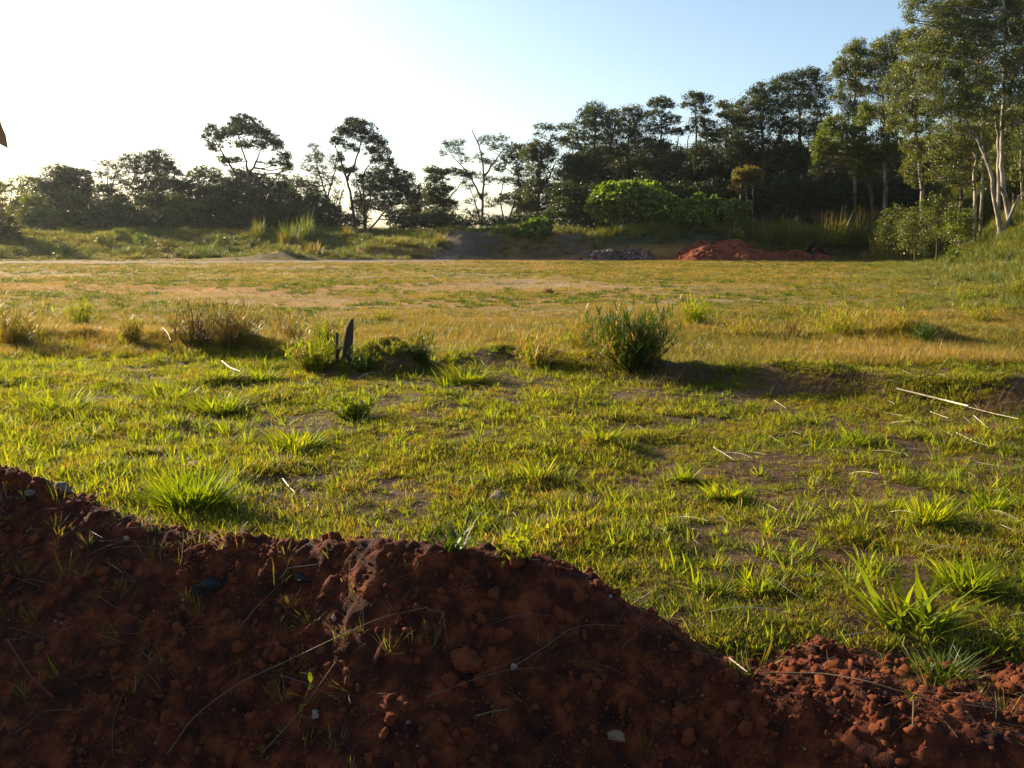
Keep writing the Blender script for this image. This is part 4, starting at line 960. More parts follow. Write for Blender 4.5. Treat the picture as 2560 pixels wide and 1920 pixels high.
for u, v, Y, ru, lf, lb in [(42, 630, 78.5, 20, 'olive_leaf', 'small round dark green bush on the left field edge'), (165, 625, 83, 26, 'bright_leaf', 'low bright green patch of weeds on the left field edge'), (255, 600, 88, 16, 'light_leaf', 'weedy bush on the slope below the feathery tree'),
                            (355, 598, 88, 16, 'bright_leaf', 'small bright green bush on the slope below the broad tree'), (300, 585, 91, 16, 'light_leaf', 'small pale bush against the shaded foot of the left belt'), (560, 605, 86, 22, 'olive_leaf', 'olive bush on the slope left of the pale reeds'),
                            (420, 615, 84, 24, 'yellow_leaf', 'yellowish weedy bush in the middle of the left slope'), (920, 600, 86, 24, 'olive_leaf', 'olive bush on the slope below the wide rounded tree'), (2385, 640, 58, 20, 'light_leaf', 'small light green bush at the foot of the hillside')]:
    build_tree('slope_bush', lb, 'shrub', u, Y, [[(u, v+8), (u, v-4)]], [(u-ru*.4, v-6, ru*.55, 8), (u+ru*.4, v-3, ru*.5, 7), (u, v+5, ru, 8)], lf, dens=1.1, cluster=0.36, per=34, lsize=(0.16, 0.08), trunk_r=0.03)

# ------------------------------------------------------------------ grass clumps that stand out
def clump(name, label, u, v, w_px, h_px, leaf='lush_blade', n=120, width=0.012, lean=0.6, curl=0.8, mix=None, seed=None, group=None, depth=None, cat='grass tuft'):
    """foot at pixel (u, v); w_px, h_px size in the photograph"""
    if 0.75 <= lean: h_px *= 0.75; lean = 1.05; curl = 0.5; w_px *= 0.9
    p = on_ground(u, v); s = np.hypot(p[1], CAMZ)/FPX
    Wm, Hm = w_px*s, h_px*s
    rr = np.random.default_rng(seed or int(u*3+v)); n = int(n*1.6)
    L = math.hypot(Hm, Wm*0.32)*1.0
    parts = [(n, L, width, Wm*0.16, lean, curl, leaf)]
    if mix: parts += [(int(n*k), L*lf, width*0.8, Wm*0.18, lean*1.1, curl*0.8, mk) for (mk, k, lf) in mix]
    if lean < 0.75 and name != 'broad_leaf_clump':
        me = stemmy_mesh(name, int(n*1.9), Hm*1.08, Wm, width*1.5, [(leaf, 1.0)]+[(a_, b_) for a_, b_, c_ in (mix or [])], rr)
        o = link(name, me, loc=(p[0], p[1], float(TOP(p[0], p[1]))-0.01))
        return tag(o, label, cat, group)
    me = tuft_mesh(name, parts, rr)
    V = np.empty(len(me.vertices)*3, np.float32); me.vertices.foreach_get('co', V); V = V.reshape(-1, 3)
    ex = np.percentile(np.abs(V[:, 0]), 97); ez = np.percentile(V[:, 2], 98)
    V[:, 0] *= (Wm*0.5)/ex; V[:, 1] *= (Wm*0.5)/ex*0.8; V[:, 2] *= Hm/ez
    me.vertices.foreach_set('co', V.ravel()); me.update()
    o = link(name, me, loc=(p[0], p[1], float(TOP(p[0], p[1]))-0.01))
    return tag(o, label, cat, group)

ml = [('gold_blade', 0.35, 0.9)]
CL = [
 ('tall_grass_clump', 'tall yellow clump at the left edge of the picture on the far berm', 35, 862, 120, 95, 'gold_blade', 150, 0.012, 0.4, 0.6, [('green_blade', 0.5, 0.9)]),
 ('grass_clump', 'upright yellow green clump alone on the open field at the left', 200, 812, 85, 56, 'lush_blade', 130, 0.012, 0.5, 0.6, ml),
 ('grass_clump', 'yellow clump left of the forked white straw on the far berm', 330, 868, 90, 80, 'gold_blade', 130, 0.011, 0.45, 0.6, [('lush_blade', 0.3, 0.9)]),
 ('grass_clump', 'low bright blades at the foot of the far berm on the left', 190, 872, 70, 30, 'lush_blade', 60, 0.012, 0.8, 0.7, None),
 ('dry_grass_clump', 'tall brown and yellow clump right of the forked white straw', 490, 872, 110, 105, 'dead_blade', 190, 0.009, 0.4, 0.6, [('gold_blade', 0.8, 1.0)]),
 ('dry_grass_clump', 'widest brown and gold clump on the far berm left of the post', 585, 862, 150, 90, 'gold_blade', 220, 0.009, 0.4, 0.6, [('dead_blade', 0.7, 0.9)]),
 ('dry_grass_clump', 'thin golden clump between the widest brown clump and the post', 730, 862, 120, 78, 'gold_blade', 130, 0.008, 0.4, 0.6, [('dead_blade', 0.4, 0.9)]),
 ('grass_clump', 'brilliant green clump crowded against the left side of the post', 785, 925, 120, 75, 'lush_blade', 210, 0.014, 0.6, 0.8, ml),
 ('grass_clump', 'tall yellow green blades standing behind the post', 825, 880, 120, 85, 'lush_blade', 110, 0.012, 0.35, 0.5, [('gold_blade', 0.8, 1.0)]),
 ('grass_clump', 'dark green clump in front of the right side of the post', 915, 925, 90, 52, 'deep_blade', 80, 0.011, 0.4, 0.6, None),
 ('grass_clump', 'short dark upright clump right of the earth heap', 1052, 902, 70, 66, 'deep_blade', 120, 0.010, 0.45, 0.5, ml),
 ('grass_clump', 'spiky fringe on the crest of the earth heap', 985, 885, 80, 38, 'lush_blade', 60, 0.009, 0.7, 0.7, ml),
 ('grass_clump', 'bright flat clump spreading in front of the berm right of the earth heap', 1165, 955, 170, 48, 'lush_blade', 230, 0.012, 0.8, 0.7, ml),
 ('grass_clump', 'green and gold clump on the berm left of the biggest dark clump', 1345, 915, 120, 80, 'gold_blade', 150, 0.011, 0.5, 0.6, [('lush_blade', 0.6, 1.0)]),
 ('big_grass_clump', 'biggest dark green bushy clump on the berm in the middle of the picture', 1578, 920, 200, 130, 'deep_blade', 620, 0.013, 0.5, 0.7, [('gold_blade', 0.35, 1.0)]),
 ('grass_clump', 'pale yellow blades on the left flank of the biggest dark clump', 1450, 880, 110, 85, 'gold_blade', 110, 0.010, 0.45, 0.6, [('lush_blade', 0.3, 1.0)]),
 ('grass_clump', 'dense yellow green clump casting a shadow on the open field right of centre', 1735, 812, 110, 60, 'lush_blade', 190, 0.012, 0.55, 0.7, ml),
 ('grass_clump', 'loose yellow green blades right of the dense field clump', 1850, 845, 110, 50, 'gold_blade', 110, 0.011, 0.5, 0.6, [('lush_blade', 0.5, 1.0)]),
 ('dry_grass_clump', 'small brown upright clump alone in the golden grass', 1978, 850, 36, 48, 'gold_blade', 60, 0.010, 0.35, 0.5, [('dead_blade', 0.6, 0.9)]),
 ('grass_clump', 'wide ragged yellow green clump on the right of the golden grass', 2110, 840, 200, 70, 'lush_blade', 260, 0.011, 0.5, 0.7, [('gold_blade', 0.8, 1.0)]),
 ('grass_clump', 'yellow clump with a bleached stalk beside the wide ragged clump', 2240, 832, 110, 56, 'gold_blade', 130, 0.011, 0.5, 0.7, [('lush_blade', 0.5, 1.0)]),
 ('grass_clump', 'ragged yellow green clump high on the right beside the hillside foot', 2420, 760, 110, 50, 'lush_blade', 110, 0.014, 0.5, 0.6, ml),
 ('grass_clump', 'yellow green clump right of the lump and touching the golden grass', 2455, 805, 120, 45, 'gold_blade', 120, 0.012, 0.5, 0.6, [('lush_blade', 0.8, 1.0)]),
 ('grass_clump', 'pale green clump at the right edge below the hillside', 2545, 745, 100, 60, 'gold_blade', 110, 0.014, 0.5, 0.6, [('lush_blade', 0.8, 1.0)]),
 ('grass_clump', 'dark green clump on the small lump at the right', 2310, 862, 90, 52, 'deep_blade', 150, 0.010, 0.55, 0.7, None),
 ('grass_clump', 'flat green clump just beyond the wide ragged clump', 1960, 790, 70, 26, 'green_blade', 90, 0.012, 0.7, 0.6, None),
 ('grass_clump', 'brown and green clump on the field behind the post', 955, 803, 60, 26, 'green_blade', 90, 0.012, 0.6, 0.6, None),
 ('dry_grass_clump', 'small dark tuft alone in the centre of the far field', 1374, 734, 30, 14, 'dead_blade', 60, 0.02, 0.6, 0.6, None),
 ('grass_clump', 'bright leafy tuft behind the short bleached branch left of the post', 560, 950, 130, 40, 'lush_blade', 150, 0.012, 0.8, 0.7, ml),
 ('grass_clump', 'bright leafy tuft between the bleached branch and the post', 655, 950, 100, 38, 'lush_blade', 130, 0.012, 0.8, 0.7, None),
 ('grass_clump', 'long bright leaves sprawling in the turf at the left', 430, 1000, 190, 55, 'lush_blade', 140, 0.014, 0.85, 0.7, ml),
 ('grass_clump', 'dark based sprawling tuft below the long bright leaves', 540, 1030, 230, 60, 'lush_blade', 200, 0.013, 0.85, 0.7, ml),
 ('grass_clump', 'bright tuft in the turf near the left edge', 150, 1030, 220, 70, 'lush_blade', 220, 0.012, 0.8, 0.7, ml),
 ('grass_clump', 'glowing yellow green clump in front of the earth heap', 880, 1045, 150, 62, 'lush_blade', 200, 0.013, 0.7, 0.7, ml),
 ('grass_clump', 'tuft with long leaves left of the glowing clump', 740, 1120, 190, 60, 'lush_blade', 190, 0.012, 0.75, 0.7, ml),
 ('grass_clump', 'yellow fan shaped tuft straight below the earth heap', 1110, 965, 90, 40, 'lush_blade', 70, 0.012, 0.8, 0.6, None),
 ('grass_clump', 'small spiky yellow tuft in front of the berm', 1340, 1000, 120, 45, 'lush_blade', 60, 0.012, 0.8, 0.6, ml),
 ('grass_clump', 'open leafy tuft with a dark shadow in the middle of the turf', 1505, 1105, 130, 52, 'lush_blade', 110, 0.013, 0.8, 0.7, ml),
 ('grass_clump', 'brilliant dense clump nearest the left end of the red ridge', 480, 1275, 270, 125, 'lush_blade', 520, 0.013, 0.75, 0.75, None),
 ('grass_clump', 'sprawling tuft in the turf right of the grey clod', 1340, 1200, 130, 60, 'lush_blade', 120, 0.011, 0.8, 0.7, ml),
 ('grass_clump', 'pair of pale leaves on a small tuft right of centre', 1710, 1200, 100, 50, 'lush_blade', 60, 0.012, 0.8, 0.6, ml),
 ('grass_clump', 'yellow green tuft with leaning leaves right of the pale pair', 1810, 1245, 130, 52, 'lush_blade', 110, 0.012, 0.8, 0.7, ml),
 ('grass_clump', 'short leafy tuft among the straws on the right', 2140, 1110, 140, 50, 'lush_blade', 90, 0.012, 0.85, 0.7, ml),
 ('grass_clump', 'dense spreading clump on the right side of the turf', 2320, 1305, 180, 75, 'lush_blade', 240, 0.010, 0.8, 0.7, None),
 ('grass_clump', 'clump touching the right edge above the broad leaves', 2475, 1275, 130, 55, 'lush_blade', 150, 0.010, 0.8, 0.7, None),
 ('grass_clump', 'dense fine clump right of the broad yellow leaves', 2415, 1470, 210, 85, 'lush_blade', 260, 0.010, 0.8, 0.75, None),
 ('broad_leaf_clump', 'clump of long broad yellow leaves at the lower right', 2270, 1560, 330, 130, 'lush_blade', 40, 0.020, 0.8, 0.55, [('green_blade', 1.0, 0.6)]),
 ('grass_clump', 'fine blue green clump on the edge of the lit red earth at the lower right', 2350, 1690, 220, 80, 'deep_blade', 150, 0.006, 0.8, 0.7, None),
 ('grass_clump', 'dark green broad bladed clump behind the top of the red ridge', 1130, 1362, 160, 75, 'deep_blade', 22, 0.014, 0.8, 0.9, None),
 ('grass_clump', 'lighter ragged clump behind the right shoulder of the ridge top', 1290, 1385, 170, 75, 'lush_blade', 34, 0.009, 0.7, 0.8, ml),
 ('grass_clump', 'leafy tuft between the grey clod and the ridge top', 1540, 1250, 110, 45, 'lush_blade', 70, 0.010, 0.8, 0.7, ml),
 ('grass_clump', 'blue green tuft in the turf above the right slope of the ridge', 1890, 1480, 130, 60, 'lush_blade', 70, 0.010, 0.8, 0.7, ml),
]
for c in CL:
    clump(*c)
# reeds and tall grass on the bank
def reed(label, u, v, Y, w_px, h_px, leaf='gold_blade', n=90, mix=None, lean=0.25, curl=0.35):
    h_px *= 0.8
    p = P(u, v, Y); z = float(H(p[0], Y)); s = Y/FPX
    rr = np.random.default_rng(int(u+v)); n = int(n*1.5); parts = [(n, h_px*s*1.0, 0.045, w_px*s*0.34, lean, curl, leaf)]
    if mix: parts.append((int(n*1.2), h_px*s*0.65, 0.05, w_px*s*0.40, lean*2.2, curl*1.5, mix))
    o = link('tall_grass_clump', tuft_mesh('tall_grass_clump', parts, rr), loc=(p[0], Y, z))
    tag(o, label, 'tall grass', 'tall grass clumps on the bank')
reed('tall pale reed clump in front of the umbrella tree', 722, 600, 88, 52, 75, 'light_leaf', 130, 'gold_blade')
reed('taller brown topped reed clump right of the pale reeds', 765, 590, 90, 38, 85, 'light_leaf', 110, 'weed')
reed('two spiky stalks of reed left of the pale reed clump', 645, 585, 92, 44, 62, 'weed', 60, 'weed')
reed('thin brown weed stalks at the field edge below the umbrella tree', 500, 598, 88, 30, 42, 'dead_blade', 40, 'weed')
reed('golden grass clump on the slope below the two-tiered tree', 868, 578, 92, 34, 40, 'gold_blade', 70, 'weed')
reed('pale yellow grass clump on the brink beside the climbing track', 1100, 622, 82, 50, 38, 'gold_blade', 110, 'light_leaf')
reed('round yellow weed clump before the reeds on the left field edge', 785, 640, 79, 50, 46, 'gold_blade', 110, 'light_leaf')
reed('spiky tall grass clump right of the yellow sapling', 1975, 590, 84, 70, 85, 'weed', 150, 'gold_blade', 0.3)
reed('broad tall grass clump in front of the brown brush', 2080, 600, 84, 120, 85, 'weed', 220, 'light_leaf', 0.3)
reed('tall grass clump with one high plume under the light green tree', 2145, 600, 84, 90, 95, 'weed', 170, 'light_leaf', 0.3)
reed('rough tall grass clump under the leaning gum trunk', 2225, 600, 80, 110, 80, 'weed', 200, 'gold_blade', 0.3)
reed('thin tall grass left of the spiky clump and right of the upright shrub', 1900, 590, 84, 90, 65, 'weed', 120, 'gold_blade', 0.3)
def brush(u0, u1, v, Y, label):
    p0, p1 = P(u0, v, Y), P(u1, v, Y); rr = np.random.default_rng(5)
    V = []; Q = []; T = []; R1 = []; R2 = []; off = 0
    for k in range(22):
        a, q, t, oq, ot = blades(60, 1.5, 0.04, 0.5, 0.6, rr, 3, 1.0)
        xx = p0[0]+(p1[0]-p0[0])*rr.uniform(); yy = rr.normal(0, 0.7)
        a = a+np.array((xx-p0[0], yy, float(H(xx, Y+yy))-float(H(p0[0], Y))+0.6))
        r_ = rr.uniform(size=60); V.append(a); Q.append(q+off); T.append(t+off); R1.append(r_[oq]); R2.append(r_[ot]); off += len(a)
    me = new_mesh('brown_brush', np.concatenate(V), [np.concatenate(Q), np.concatenate(T)], MT['dead_blade'], rnd=np.concatenate(R1+R2))
    o = link('brown_brush', me, loc=(p0[0], Y, float(H(p0[0], Y))+0.3)); tag(o, label, 'brush')
brush(2040, 2290, 520, 87, 'band of reddish brown dead brush on the bank before the dark wood')

# ------------------------------------------------------------------ dirt piles, rubble, post, stones, sticks
def pile(name, label, u0, u1, vtop, Y, mat, peaks, cat='dirt pile', depth=3.0, rough=0.12, seed=1):
    """peaks: list of (u, v, half width px, sharpness) giving the outline"""
    x0, x1 = P(u0, 650, Y)[0], P(u1, 650, Y)[0]
    xs = np.linspace(x0-1, x1+1, 150); ys = np.linspace(-depth, depth, 60)
    xx, yy = np.meshgrid(xs, ys)
    g = H(xx, yy+Y)
    z = np.zeros_like(xx)
    for (u, v, hw, sh, dy) in peaks:
        p = P(u, v, Y+dy); hh = p[2]-float(H(p[0], Y+dy)); wm = hw*Y/FPX
        d = np.sqrt(((xx-p[0])/wm)**2+((yy-dy)/(depth*0.85))**2)
        z = np.maximum(z, hh*np.clip(1-d**sh, -0.2, 1))
    z = z+rough*fbm(xx, yy, 1.1, 4, seed)*np.clip(z*3, 0, 1)+0.05*fbm(xx, yy, 0.3, 3, seed+9)*np.clip(z*3, 0, 1)
    z = g+z-0.06
    ny, nx = xx.shape; i = np.arange(ny-1)[:, None]*nx; j = np.arange(nx-1)[None, :]
    f = np.stack([i+j, i+j+1, i+nx+j+1, i+nx+j], -1).reshape(-1, 4)
    keep = (z > g-0.04).ravel(); f = f[keep[f].any(1)]
    used = np.unique(f); rm = np.full(nx*ny, -1); rm[used] = np.arange(len(used))
    cx = (x0+x1)/2; gz = float(H(cx, Y))
    V = np.stack([xx-cx, yy, z-gz], -1).reshape(-1, 3)[used]
    o = link(name, new_mesh(name, V, rm[f], mat, smooth=True), loc=(cx, Y, gz))
    tag(o, label, cat)
    return o, (xx, yy, z, g, cx, gz)

def add_chunks(o, data, mats, n, size, name, seed, sharp=True):
    """lumps on a pile: one joined part"""
    xx, yy, z, g, cx, gz = data; rr = np.random.default_rng(seed)
    zz = (z-g).ravel(); ids = np.nonzero(zz > 0.05)[0]; pick = rr.choice(ids, n)
    for mi, mt in enumerate(mats):
        V = []; F = []; off = 0
        for q in pick[mi::len(mats)]:
            s = size*rr.uniform(0.3, 1)**1.5
            c = np.array(((-1, -1, -1), (1, -1, -1), (1, 1, -1), (-1, 1, -1), (-1, -1, 1), (1, -1, 1), (1, 1, 1), (-1, 1, 1)), float)
            c = c*np.array((1, rr.uniform(.5, 1), rr.uniform(.3, .8)))+rr.normal(0, 0.2, c.shape)
            A, _ = np.linalg.qr(rr.normal(size=(3, 3))); c = c@A*s*0.5
            c += np.array((xx.ravel()[q]-cx+rr.normal(0, .1), yy.ravel()[q], z.ravel()[q]-gz+s*0.15))
            V.append(c); F.append(np.array(((0, 3, 2, 1), (4, 5, 6, 7), (0, 1, 5, 4), (1, 2, 6, 5), (2, 3, 7, 6), (3, 0, 4, 7)))+off); off += 8
        c_ = link(name, new_mesh(name, np.concatenate(V), np.concatenate(F), mt), o); c_['kind'] = 'stuff'

o, d = pile('red_dirt_pile', 'large mound of red earth at the foot of the bank', 1670, 2010, 600, 77.5, MT['far_soil'],
            [(1770, 608, 85, 1.3, 0), (1825, 595, 115, 1.4, 0.4), (1880, 618, 120, 1.5, -0.5), (1780, 608, 60, 1.6, 0.6)], depth=3.2, rough=0.2, seed=3)
add_chunks(o, d, [MT['far_soil']], 260, 0.22, 'clods', 5)
o, d = pile('low_dirt_pile', 'low red earth heap tailing off right of the large mound', 1960, 2110, 615, 78.8, MT['far_soil'],
            [(1985, 620, 70, 1.5, 0), (2040, 628, 60, 1.4, 0), (1920, 622, 60, 1.5, 0)], depth=2.0, rough=0.18, seed=8)
add_chunks(o, d, [MT['far_soil']], 120, 0.2, 'clods', 6)
o, d = pile('brown_debris_heap', 'brown heap of earth and roots at the right end of the row of heaps', 2000, 2080, 610, 79.5, MT['ground'],
            [(2030, 612, 34, 1.2, 0), (2050, 625, 50, 1.3, 0)], depth=1.8, rough=0.3, seed=12, cat='debris heap')
add_chunks(o, d, [MT['old_wood'], MT['clod']], 120, 0.35, 'chunks', 7)
o, d = pile('rubble_heap', 'taller grey heap of building rubble left of the red mound', 1455, 1550, 615, 78.2, MT['rubble'],
            [(1500, 625, 45, 1.3, 0), (1525, 618, 36, 1.3, 0)], depth=2.2, rough=0.3, seed=14, cat='rubble heap')
add_chunks(o, d, [MT['rubble'], MT['rubble'], MT['clod']], 420, 0.32, 'chunks', 8)
o, d = pile('rubble_heap', 'lower heap of rubble speckled with white bits next to the red mound', 1540, 1635, 622, 78.2, MT['rubble'],
            [(1570, 626, 38, 1.3, 0), (1605, 630, 36, 1.3, 0)], depth=2.0, rough=0.25, seed=15, cat='rubble heap')
add_chunks(o, d, [MT['rubble'], MT['rubble'], MT['clod'], MT['rubble'], MT['pebble']], 420, 0.30, 'chunks', 9)

def post():
    p = on_ground(868, 905); Y = p[1]; z0 = float(H(p[0], Y))
    s = Y/FPX/1.0
    o = empty('old_post', (p[0], Y, z0), 'weathered split wooden post with a slanted top standing in bright grass', 'post')
    prof = [(0.0, 853, 881), (0.15, 854, 882), (0.3, 856, 881), (0.45, 858, 882), (0.58, 860, 883), (0.7, 863, 883), (0.8, 865, 884), (0.9, 870, 884), (1.0, 877, 884)]
    vt, vb = 799, 915; rr = np.random.default_rng(4)
    V = []; n = 12
    for k, (t, ul, ur) in enumerate(prof):
        v = vb+(vt-vb)*t
        a = P(ul, v, Y); b = P(ur, v, Y); c = (a+b)/2; hw = (b[0]-a[0])/2
        for q in range(n):
            an = 2*pi*q/n; e = 0.6
            dx = np.sign(cos(an))*abs(cos(an))**e*hw*(1+rr.normal(0, .05)); dy = np.sign(sin(an))*abs(sin(an))**e*0.045*(1+rr.normal(0, .12))
            V.append((c[0]+dx-p[0], dy, c[2]-z0+(0.012*sin(an*3) if k == len(prof)-1 else 0)))
    V = np.array(V); V[:n, 2] = -0.12
    F = np.array([[k*n+q, k*n+(q+1) % n, (k+1)*n+(q+1) % n, (k+1)*n+q] for k in range(len(prof)-1) for q in range(n)])
    me = new_mesh('shaft', V, F, MT['old_wood'])
    link('shaft', me, o)
    top = new_mesh('top', np.concatenate([V[-n:], [V[-n:].mean(0)+[0, 0, 0.01]]]), np.array([[q, (q+1) % n, n] for q in range(n)]), MT['old_wood'])
    link('broken_top', top, o)
post()
def side_stub():
    p = on_ground(843, 905); z0 = float(H(p[0], p[1]))
    T = Tubes(8); a = P(842, 832, p[1]+.05)-np.array((p[0], p[1], z0)); T.add([(0, 0, -.1), a*0.5, a, a+np.array((0.004, 0, 0.004))], [0.026, 0.024, 0.02, 0.004])
    o = link('wood_stub', T.mesh('wood_stub', MT['old_wood']), loc=(p[0], p[1], z0)); tag(o, 'thin dark stub of wood hidden in the grass left of the post', 'stump')
side_stub()

def stone(name, label, u, v, w_px, mat, flat=0.6, seed=0, cat='stone', rough=0.3, sub=3, sink=0.3):
    p = on_ground(u, v); s = np.linalg.norm(p-[0, 0, CAMZ])/FPX; R = w_px*s/2
    me = clod_mesh(seed+100, mat, sub, rough, flat)
    o = link(name, me, loc=(p[0], p[1], p[2])); o.scale = (R, R, R); o.rotation_euler = (0.2*sin(seed), 0.2*cos(seed*2), seed*1.3)
    tag(o, label, cat)
stone('grey_clod', 'pale grey clod lying in the turf in the middle of the field', 1248, 1248, 62, MT['stone'], 0.7, 1)
stone('grey_stone', 'grey stone half hidden behind the brilliant clump at the left', 492, 1172, 70, MT['pebble'], 0.6, 2)
stone('grey_stone', 'round dark stone at the edge of the shaded earth on the left', 152, 1226, 46, MT['stone'], 0.7, 3)
stone('grey_stone', 'small stone left of the round dark stone on the red earth', 78, 1232, 24, MT['stone'], 0.7, 4)
stone('white_stone', 'oval pale stone in the shade below the long stalk', 791, 1788, 24, MT['pebble'], 1.0, 5)
stone('grey_stone', 'blue grey stone right of the oval pale stone', 1019, 1806, 18, MT['stone'], 0.8, 6)
stone('white_stone', 'pale pebble on the ridge right of the big red clod', 1283, 1668, 18, MT['pebble'], 1.0, 7)
stone('white_stone', 'pale pebble on the ridge left of the stalk below the crest', 857, 1583, 16, MT['pebble'], 0.9, 8)
stone('white_stone', 'pale pebble high on the ridge left of the bent stalk', 835, 1545, 20, MT['pebble'], 0.8, 9)
stone('white_stone', 'pale stone on the lit red earth at the lower right', 2210, 1733, 18, MT['pebble'], 0.9, 10)
stone('earth_clod', 'largest red clod in the middle of the shaded ridge', 1165, 1650, 92, MT['clod'], 0.7, 11, 'clod')
stone('earth_clod', 'long red clod just below the largest clod', 1122, 1705, 44, MT['clod'], 1.1, 12, 'clod')
stone('earth_clod', 'red clod below and right of the largest clod', 1200, 1700, 40, MT['clod'], 1.0, 13, 'clod')
stone('earth_clod', 'small red clod between the two below the largest', 1157, 1712, 22, MT['clod'], 1.0, 14, 'clod')
stone('earth_clod', 'orange lit clod on the edge of the sunny red earth', 2188, 1712, 30, MT['clod'], 0.9, 15, 'clod')
stone('earth_clod', 'orange lit clod beside the fine blue green clump', 2280, 1712, 26, MT['clod'], 0.9, 16, 'clod')
stone('earth_clod', 'dark clod on the shadow edge left of the sunny red earth', 2100, 1755, 34, MT['clod'], 0.8, 17, 'clod')
stone('earth_clod', 'rounded clod at the bottom edge of the picture left of centre', 980, 1795, 46, MT['clod'], 0.8, 18, 'clod')
stone('earth_clod', 'rounded clod high on the left slope of the ridge', 735, 1500, 60, MT['clod'], 0.7, 19, 'clod')
stone('black_lump', 'black lump standing for a dark hole in the shaded ridge', 519, 1468, 76, MT['dark_lump'], 0.5, 20, 'dark_lump')  # solid black lump in place of a hole, the hole's shade is its colour
stone('black_lump', 'dark stone behind the curl of pale bark', 755, 1445, 52, MT['dark_lump'], 0.45, 21, 'dark_lump')
for u, v, wpx, lb in [(858, 753, 9, 'white scrap of plastic on the field above the post'), (1065, 712, 7, 'white scrap of plastic far out in the middle of the field'), (1494, 704, 6, 'tiny white scrap on the bare grey patch'),
                      (2325, 696, 9, 'white scrap of plastic at the right side of the far field'), (1690, 790, 6, 'tiny white scrap near the dense field clump')]:
    stone('plastic_scrap', lb, u, v, wpx, MT['plastic'], 0.4, int(u), 'litter', 0.4, 1, 0.0)

def stick(name, label, pts, r_px, mat='pale_straw', lift=0.02, cat='stalk', ends=(1, 0.5), arch=0.0):
    W = []
    for (u, v) in pts:
        p = on_ground(u, v); W.append(p+[0, 0, lift])
    W = np.array(W); W[:, 2] += arch*np.sin(np.linspace(0, pi, len(W)))
    s = np.linalg.norm(W[0]-[0, 0, CAMZ])/FPX
    org = W[0].copy()
    t = np.linspace(0, len(W)-1, (len(W)-1)*4+1)
    pp = np.stack([np.interp(t, np.arange(len(W)), W[:, k]) for k in range(3)], -1)
    if len(W) > 2:
        for _ in range(1): pp[1:-1] = 0.25*pp[:-2]+0.5*pp[1:-1]+0.25*pp[2:]
    R = 0.72*r_px*s*np.linspace(ends[0], ends[1], len(pp)); R[::4] *= 1.12
    T = Tubes(6); T.add(pp-org, R)
    o = link(name, T.mesh(name, MT[mat]), loc=org); tag(o, label, cat); return o
stick('dry_branch', 'long bleached branch lying beside the berm on the right', [(2240, 985), (2300, 1000), (2360, 1015), (2420, 1030)], 3.2, lift=0.06, cat='branch', ends=(0.8, 1))
stick('dry_branch', 'thin end of a bleached branch running to the right edge', [(2420, 1030), (2480, 1046), (2545, 1060)], 1.6, lift=0.05, cat='branch')
stick('dark_stick', 'dark stick rising out of the berm behind the bleached branch', [(2262, 978), (2300, 968), (2336, 958)], 1.6, 'old_wood', lift=0.10, cat='stick')
stick('dry_stalk', 'pale straight stalk in the turf left of the straw cluster', [(1755, 1017), (1790, 1034), (1817, 1046)], 1.6)
stick('dry_stalk', 'long thin stalk on the turf below the berm', [(2165, 1026), (2220, 1038), (2260, 1045), (2316, 1069)], 1.2)
stick('dry_stalk', 'pale stalk pointing at the bleached branch from below', [(2325, 1034), (2370, 1050)], 1.5)
stick('dry_stalk', 'pale stalk alone on the turf at the right', [(2390, 1087), (2437, 1110)], 1.8)
stick('dry_stalk', 'thin stalk prolonging the lone pale stalk', [(2437, 1110), (2475, 1122)], 0.9)
stick('dry_stalk', 'slanting stalk in the middle of the straws', [(1904, 1083), (1930, 1098), (1962, 1118)], 1.5)
stick('dry_chip', 'short thick pale chip of straw on the turf', [(2002, 1122), (2028, 1117)], 3.2, cat='chip')
stick('dry_stalk', 'slanting stalk left of the thick chip', [(1784, 1124), (1810, 1140), (1836, 1156)], 1.4)
stick('dry_stalk', 'short level stalk right of the thick chip', [(2268, 1126), (2303, 1129)], 1.6)
stick('dry_stalk', 'short stalk pointing down near the right edge', [(2434, 1044), (2470, 1075)], 1.3)
stick('dry_stalk', 'two-part stalk left of the first straw', [(1935, 1005), (1965, 1025)], 1.2)
stick('dry_stalk', 'faint stalk below the slanting middle straw', [(1875, 1135), (1915, 1142)], 1.0)
stick('white_branch', 'short forked bleached branch shining in the turf left of the post', [(556, 915), (575, 932), (603, 943)], 2.6, lift=0.07, cat='branch')
stick('white_stalk', 'bent white straw hanging in the dry clumps on the left', [(408, 838), (420, 850), (428, 870)], 1.0, lift=0.12, cat='stalk')
stick('white_stalk', 'white stalk lying in the turf right of the brilliant clump', [(708, 1204), (722, 1222), (739, 1241)], 2.6, cat='stalk')
stick('long_stalk', 'long dry stalk arched over the shaded face of the ridge', [(420, 1915), (484, 1822), (593, 1738), (700, 1690), (860, 1614), (960, 1570), (1070, 1547)], 2.0, 'straw', 0.05)
stick('bent_stalk', 'kinked end of stalk below the crest of the ridge', [(1070, 1547), (1108, 1552), (1112, 1590), (1120, 1630)], 1.7, 'straw', 0.04)
stick('long_stalk', 'long dry stalk across the lit red earth to the right edge', [(1912, 1706), (2060, 1708), (2165, 1728), (2250, 1755), (2380, 1784), (2470, 1796), (2570, 1806)], 2.6, 'straw', 0.04)
stick('long_stalk', 'thin stalk running close above the long stalk at the lower right', [(2250, 1745), (2330, 1765), (2420, 1788), (2520, 1798)], 1.5, 'straw', 0.05)
stick('wood_chip', 'upright pale sliver standing in the shade under the long right stalk', [(2283, 1765), (2282, 1800), (2280, 1838)], 3.8, 'straw', 0.03, 'chip', (0.8, 0.6))
stick('leaf_sliver', 'bright pale sliver on the right slope of the ridge', [(1823, 1657), (1845, 1674), (1868, 1692)], 3.6, 'pale_straw', 0.02, 'chip', (1, 0.3))
